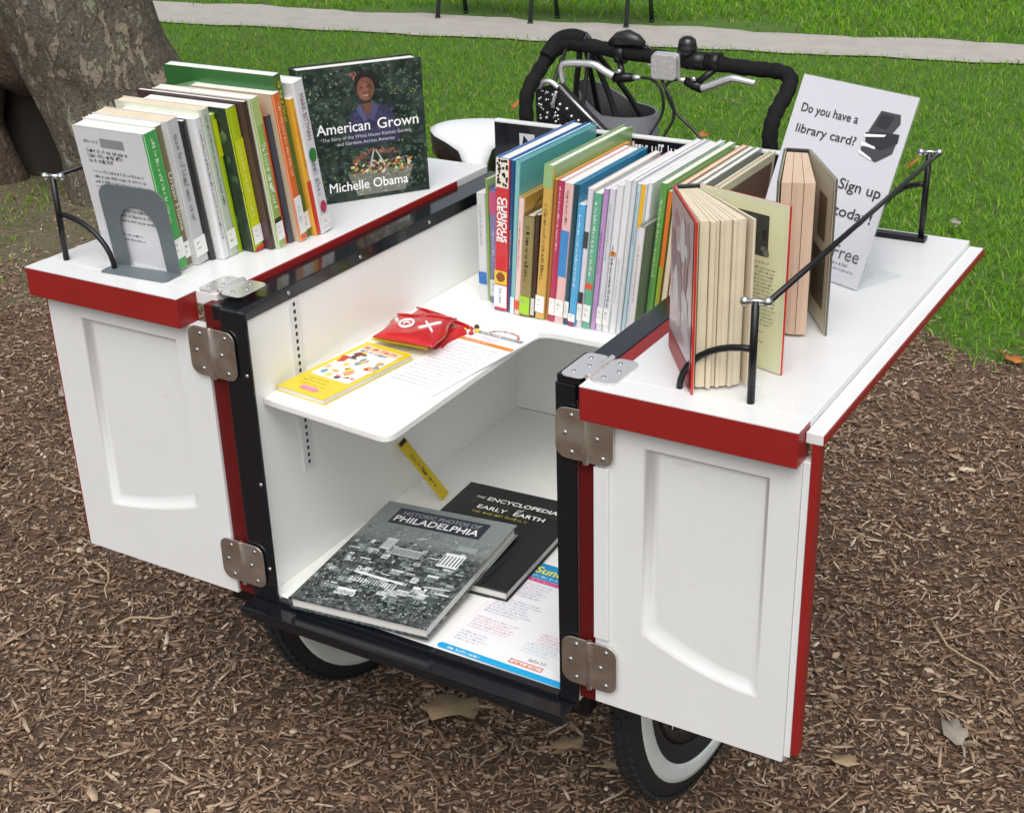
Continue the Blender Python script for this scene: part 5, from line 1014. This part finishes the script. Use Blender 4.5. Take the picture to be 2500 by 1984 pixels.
pad = thing('notepad', 'white printed notepad with an orange band lying at the shelf edge', 'notepad', Matrix.Translation((.172, .156, ZS+.0006)) @ Matrix.Rotation(R(-8), 4, 'Z') @ Matrix(((1,.02,0,0),(0,1,0,0),(0,0,1,0),(0,0,0,1)))); nw, nh = .108, .279
pad.matrix_world = Matrix.Translation((.172, .164, ZS+.0006)) @ Matrix.Rotation(R(-6), 4, 'Z')
MB().box(0, nw, 0, nh, 0, .003).build('sheets', PAPER, pad, .0004, 1)
pr = Print((0, 0, .003), (1,0,0), (0,1,0)); LL = ink('#b3b0c2')
for k in range(15): pr.greek(.008, .018+k*.0115, nw*.84, .0032, LL, 1, .5)
pr.rect(.0006, .197, nw-.0006, .207, ink('#dd8a2a'), 1); pr.greek(.012, .2, .05, .004, W, 2); pr.rect(.012, .232, nw-.006, .241, ink('#8d9098'), 1); pr.greek(.02, .2335, .07, .005, W, 2); pr.para(.03, .220, .05, 2, .007, .004, PK, 1)
for k in range(16): a_ = math.pi*k/15; pr.ell(nw*.55+.028*math.cos(a_), .243+.016*math.sin(a_), .003, .0025, ink(random.choice(['#c24a4a','#d9a0a0','#b9b4bc'])), 2, 6, .3)
pr.build('print', pad)

REDV = mat('red_vinyl', (.50, .012, .014), .22, .08, 25, .35, 35, coat=.5); YELV = mat('yellow_vinyl', (.70, .58, .02), .3, .08, 25, .2, 40, coat=.3)
def pouch(label, quad, z0, t_, m, seed, logo=False, name='pouch'):
    """soft zipped pouch: puffed grid between four corners, crumpled"""
    rn = np.random.default_rng(seed); n = 17; BL, BR, TR, TL = [np.array(q) for q in quad]; c0 = sum(np.array(q) for q in quad)/4
    pc = thing(name, label, 'pouch', Matrix.Translation((float(c0[0]), float(c0[1]), z0))); ph_ = rn.uniform(0, 6, 6); vt = []; vb = []
    for j in range(n):
        for i in range(n):
            u_, v_ = i/(n-1), j/(n-1); p = (BL*(1-u_)+BR*u_)*(1-v_)+(TL*(1-u_)+TR*u_)*v_
            edge = (16*u_*(1-u_)*v_*(1-v_))**.35; z = t_*(.25+.75*edge)*(1+.09*math.sin(7*u_+4*v_+ph_[0])+.05*math.sin(13*u_-9*v_+ph_[1])+.02*math.sin(29*v_+ph_[2]))
            wob = .0025*math.sin(8*v_+ph_[3])*(1 if u_ in (0, 1) else 0); vt.append((p[0]+wob, p[1]+wob, z0+z)); vb.append((p[0]+wob, p[1]+wob, z0+.0004))
    fs = []; 
    for j in range(n-1):
        for i in range(n-1): a = j*n+i; fs.append((a, a+1, a+n+1, a+n)); fs.append((n*n+a+n, n*n+a+n+1, n*n+a+1, n*n+a))
    rim = [i for i in range(n)]+[j*n+n-1 for j in range(1, n)]+[n*n-1-i for i in range(1, n)]+[j*n for j in range(n-2, 0, -1)]
    for q in range(len(rim)): a, b_ = rim[q], rim[(q+1) % len(rim)]; fs.append((a, n*n+a, n*n+b_, b_))
    mb = MB(); mb.add(vt+vb, fs, 0, True); part(mb, 'body', m, pc)
    def at(u_, v_, dz=.0008):
        p = (BL*(1-u_)+BR*u_)*(1-v_)+(TL*(1-u_)+TR*u_)*v_; i, j = min(n-2, int(u_*(n-1))), min(n-2, int(v_*(n-1))); z = max(vt[a][2] for a in (j*n+i, j*n+i+1, (j+1)*n+i, (j+1)*n+i+1)); return (p[0], p[1], z+dz)
    part(MB().tube([at(u_/12*.94+.03, .86, .001) for u_ in range(13)], .0018, 6), 'zip', m, pc)
    if logo:
        mb = MB(); 
        mb.tube([at(.36+.105*math.cos(2*math.pi*k/20), .45+.15*math.sin(2*math.pi*k/20), .0012) for k in range(20)], .0024, 6, closed=True)
        mb.tube([at(.12+.05*k/3, .62-.1*k/3) for k in range(4)], .0032, 6); mb.tube([at(.60+.28*k/7, .36+.26*k/7) for k in range(8)], .0028, 6); mb.tube([at(.62+.22*k/7, .62-.3*k/7) for k in range(8)], .0022, 6); mb.tube([at(.36+.05*math.cos(k), .45+.06*math.sin(k)) for k in range(5)], .0016, 5)
        part(mb, 'logo', mat('white_print', (.8,.8,.8), .4), pc)
    return pc
pouch('yellow pouch between the two red pouches on the shelf', ((.087,.268),(.190,.276),(.166,.396),(.066,.384)), ZS+.0140, .009, YELV, 3)
pouch('red pouch at the back of the shelf pile, partly covered', ((.078,.300),(.192,.310),(.196,.408),(.062,.446)), ZS+.0006, .015, REDV, 6)
pouch('red vinyl pouch with a white ring logo on top of the shelf pile', ((.098,.262),(.208,.268),(.174,.388),(.080,.356)), ZS+.0225, .012, REDV, 9, True)
kc = thing('key_tags', 'small beaded tags beside the red pouches on the shelf', 'tags', Matrix.Translation((.19, .39, ZS)))
for k in range(9):
    part(MB().ball((.188+.010*math.cos(k*2.2)+.002*k, .385+.012*math.sin(k*1.7)+.003*k, ZS+.006), .0045), 'bead', [W, ink('#3a2a2c'), ink('#e0c23a'), ink('#b23036')][k % 4], kc)

# ================================================================== BAGS ON THE HANDLEBAR
CANV = mat('grey_canvas', (.17, .18, .20), .85, .15, 80, .5, 300); LIN = mat('black_lining', (.014, .014, .016), .7, .2, 40, .3, 80)
tb = thing('tote_bag', 'grey canvas tote bag with black straps hanging behind the push bar', 'bag', Matrix.Translation((.17, .98, .70)))
mb = MB(); n = 40; V = []; ring = []
for k in range(n):
    a = 2*math.pi*k/n; ring.append((math.cos(a), math.sin(a)))
levels = [(.965, 1.0, 1.0), (.93, 1.0, 1.0), (.86, .98, .95), (.75, .9, .8), (.70, .72, .5)]
prof = []
for (z, sx_, sy_) in levels:
    for (c_, s__) in ring:
        ux_ = c_*.088*sx_; uy_ = s__*.060*sy_; zz = z
        if z > .95: zz = z+.020*c_*-1+.022*abs(c_)-.005
        V.append((.165+ux_+.02*0, .985+uy_-ux_*.25, zz+.03 if z > .95 else zz))
fs = [(i*n+k, (i+1)*n+k, (i+1)*n+(k+1) % n, i*n+(k+1) % n) for i in range(len(levels)-1) for k in range(n)]+[[(len(levels)-1)*n+k for k in range(n)]]
mb.add(V, fs, 0, True); bod = part(mb, 'body', [CANV, LIN], tb); so = bod.modifiers.new('thick', 'SOLIDIFY'); so.thickness = .006; so.offset = 1; so.material_offset = 1
part(MB().tube(smooth_path([(.108,.935,.955),(.110,.925,1.03),(.125,.91,1.09),(.135,.90,1.132),(.150,.918,1.10),(.178,.935,1.02),(.196,.940,.955)]), .0058, 8), 'strap', LIN, tb); part(MB().tube(smooth_path([(.110,1.02,.965),(.116,.98,1.04),(.132,.925,1.11),(.142,.90,1.135),(.155,.93,1.10),(.185,.99,1.02),(.205,1.02,.965)]), .0055, 8), 'strap', LIN, tb)
STUD = mat('silver_stud', (.55, .55, .54), .25, .1, 50, metal=.8); LEA = mat('black_leather', (.014, .014, .015), .45, .25, 90, .5, 250)
hbg = thing('studded_handbag', 'black studded handbag hanging on the left side of the push bar', 'bag', Matrix.Translation((.12, .86, .93)))
# slanted stiff flap of the bag with rows of studs
A_, B_ = Vector((.108,.856,1.056)), Vector((.222,.856,.962)); dd = (B_-A_).normalized(); nn = Vector((-dd.z, 0, dd.x)); nn = nn if nn.z < 0 else -nn
mb = MB(); c4 = [A_, B_, B_+nn*.036, A_+nn*.036]; mb.add([tuple(p) for p in c4]+[tuple(p+Vector((0,.024,0))) for p in c4], [(0,1,2,3),(7,6,5,4),(0,4,5,1),(1,5,6,2),(2,6,7,3),(3,7,4,0)]); fp = part(mb, 'flap', LEA, hbg, .003)
mb = MB(); 
for k in range(9): mb.ball(tuple(A_.lerp(B_, .08+k*.105)+nn*(.020+.004*(k % 2))+Vector((0,-.0005,0))), .0038, n=8)
part(mb, 'studs', STUD, fp); part(MB().tube([tuple(A_+Vector((0,.002,0))), tuple(B_+Vector((0,.002,0)))], .0032, 8), 'piping', STUD, fp)
mb = MB(); mb.add([(.064,.858,1.040),(.104,.856,1.052),(.160,.856,1.0),(.205,.858,.955),(.10,.862,.935),(.064,.862,.94)]+[(x_, y_+.022, z_) for x_, y_, z_ in [(.064,.858,1.040),(.104,.856,1.052),(.160,.856,1.0),(.205,.858,.955),(.10,.862,.935),(.064,.862,.94)]], [(0,1,2,3,4,5),(11,10,9,8,7,6)]+[(i, (i+1) % 6, (i+1) % 6+6, i+6) for i in range(6)]); bb = part(mb, 'body', LEA, hbg, .004)
mb = MB(); rn = random.Random(6)
for k in range(46): x_ = rn.uniform(.068,.112); z_ = rn.uniform(.958,1.046); mb.ball((x_, .8575+rn.uniform(-.002,.001), z_), rn.uniform(.0018,.0040), n=6)
part(mb, 'studs', STUD, bb)['kind'] = 'stuff'
part(MB().tube(smooth_path([(.072,.852,1.048),(.082,.85,1.060),(.098,.85,1.062),(.112,.852,1.052)]), .0048, 8), 'clasp', SILVER, hbg); part(MB().tube(smooth_path([(.108,.853,1.045),(.104,.85,1.03),(.100,.852,1.014)]), .0035, 8), 'clasp', SILVER, hbg)
for k, c_ in enumerate(('#c9882f', '#e8e6e0', '#d08a38')):
    mb = MB(); s0 = Vector((.128+.012*k, .853, .985-.002*k)); mb.box(s0.x, s0.x+.009, s0.y-.002, s0.y, s0.z-.018, s0.z+.004); part(mb, 'tag', ink(c_), hbg, .0005)
part(MB().tube(smooth_path([(.095,.865,1.05),(.10,.885,1.09),(.12,.90,1.14),(.15,.905,1.135),(.155,.89,1.10),(.15,.875,1.01)]), .004, 8), 'strap', LEA, hbg)
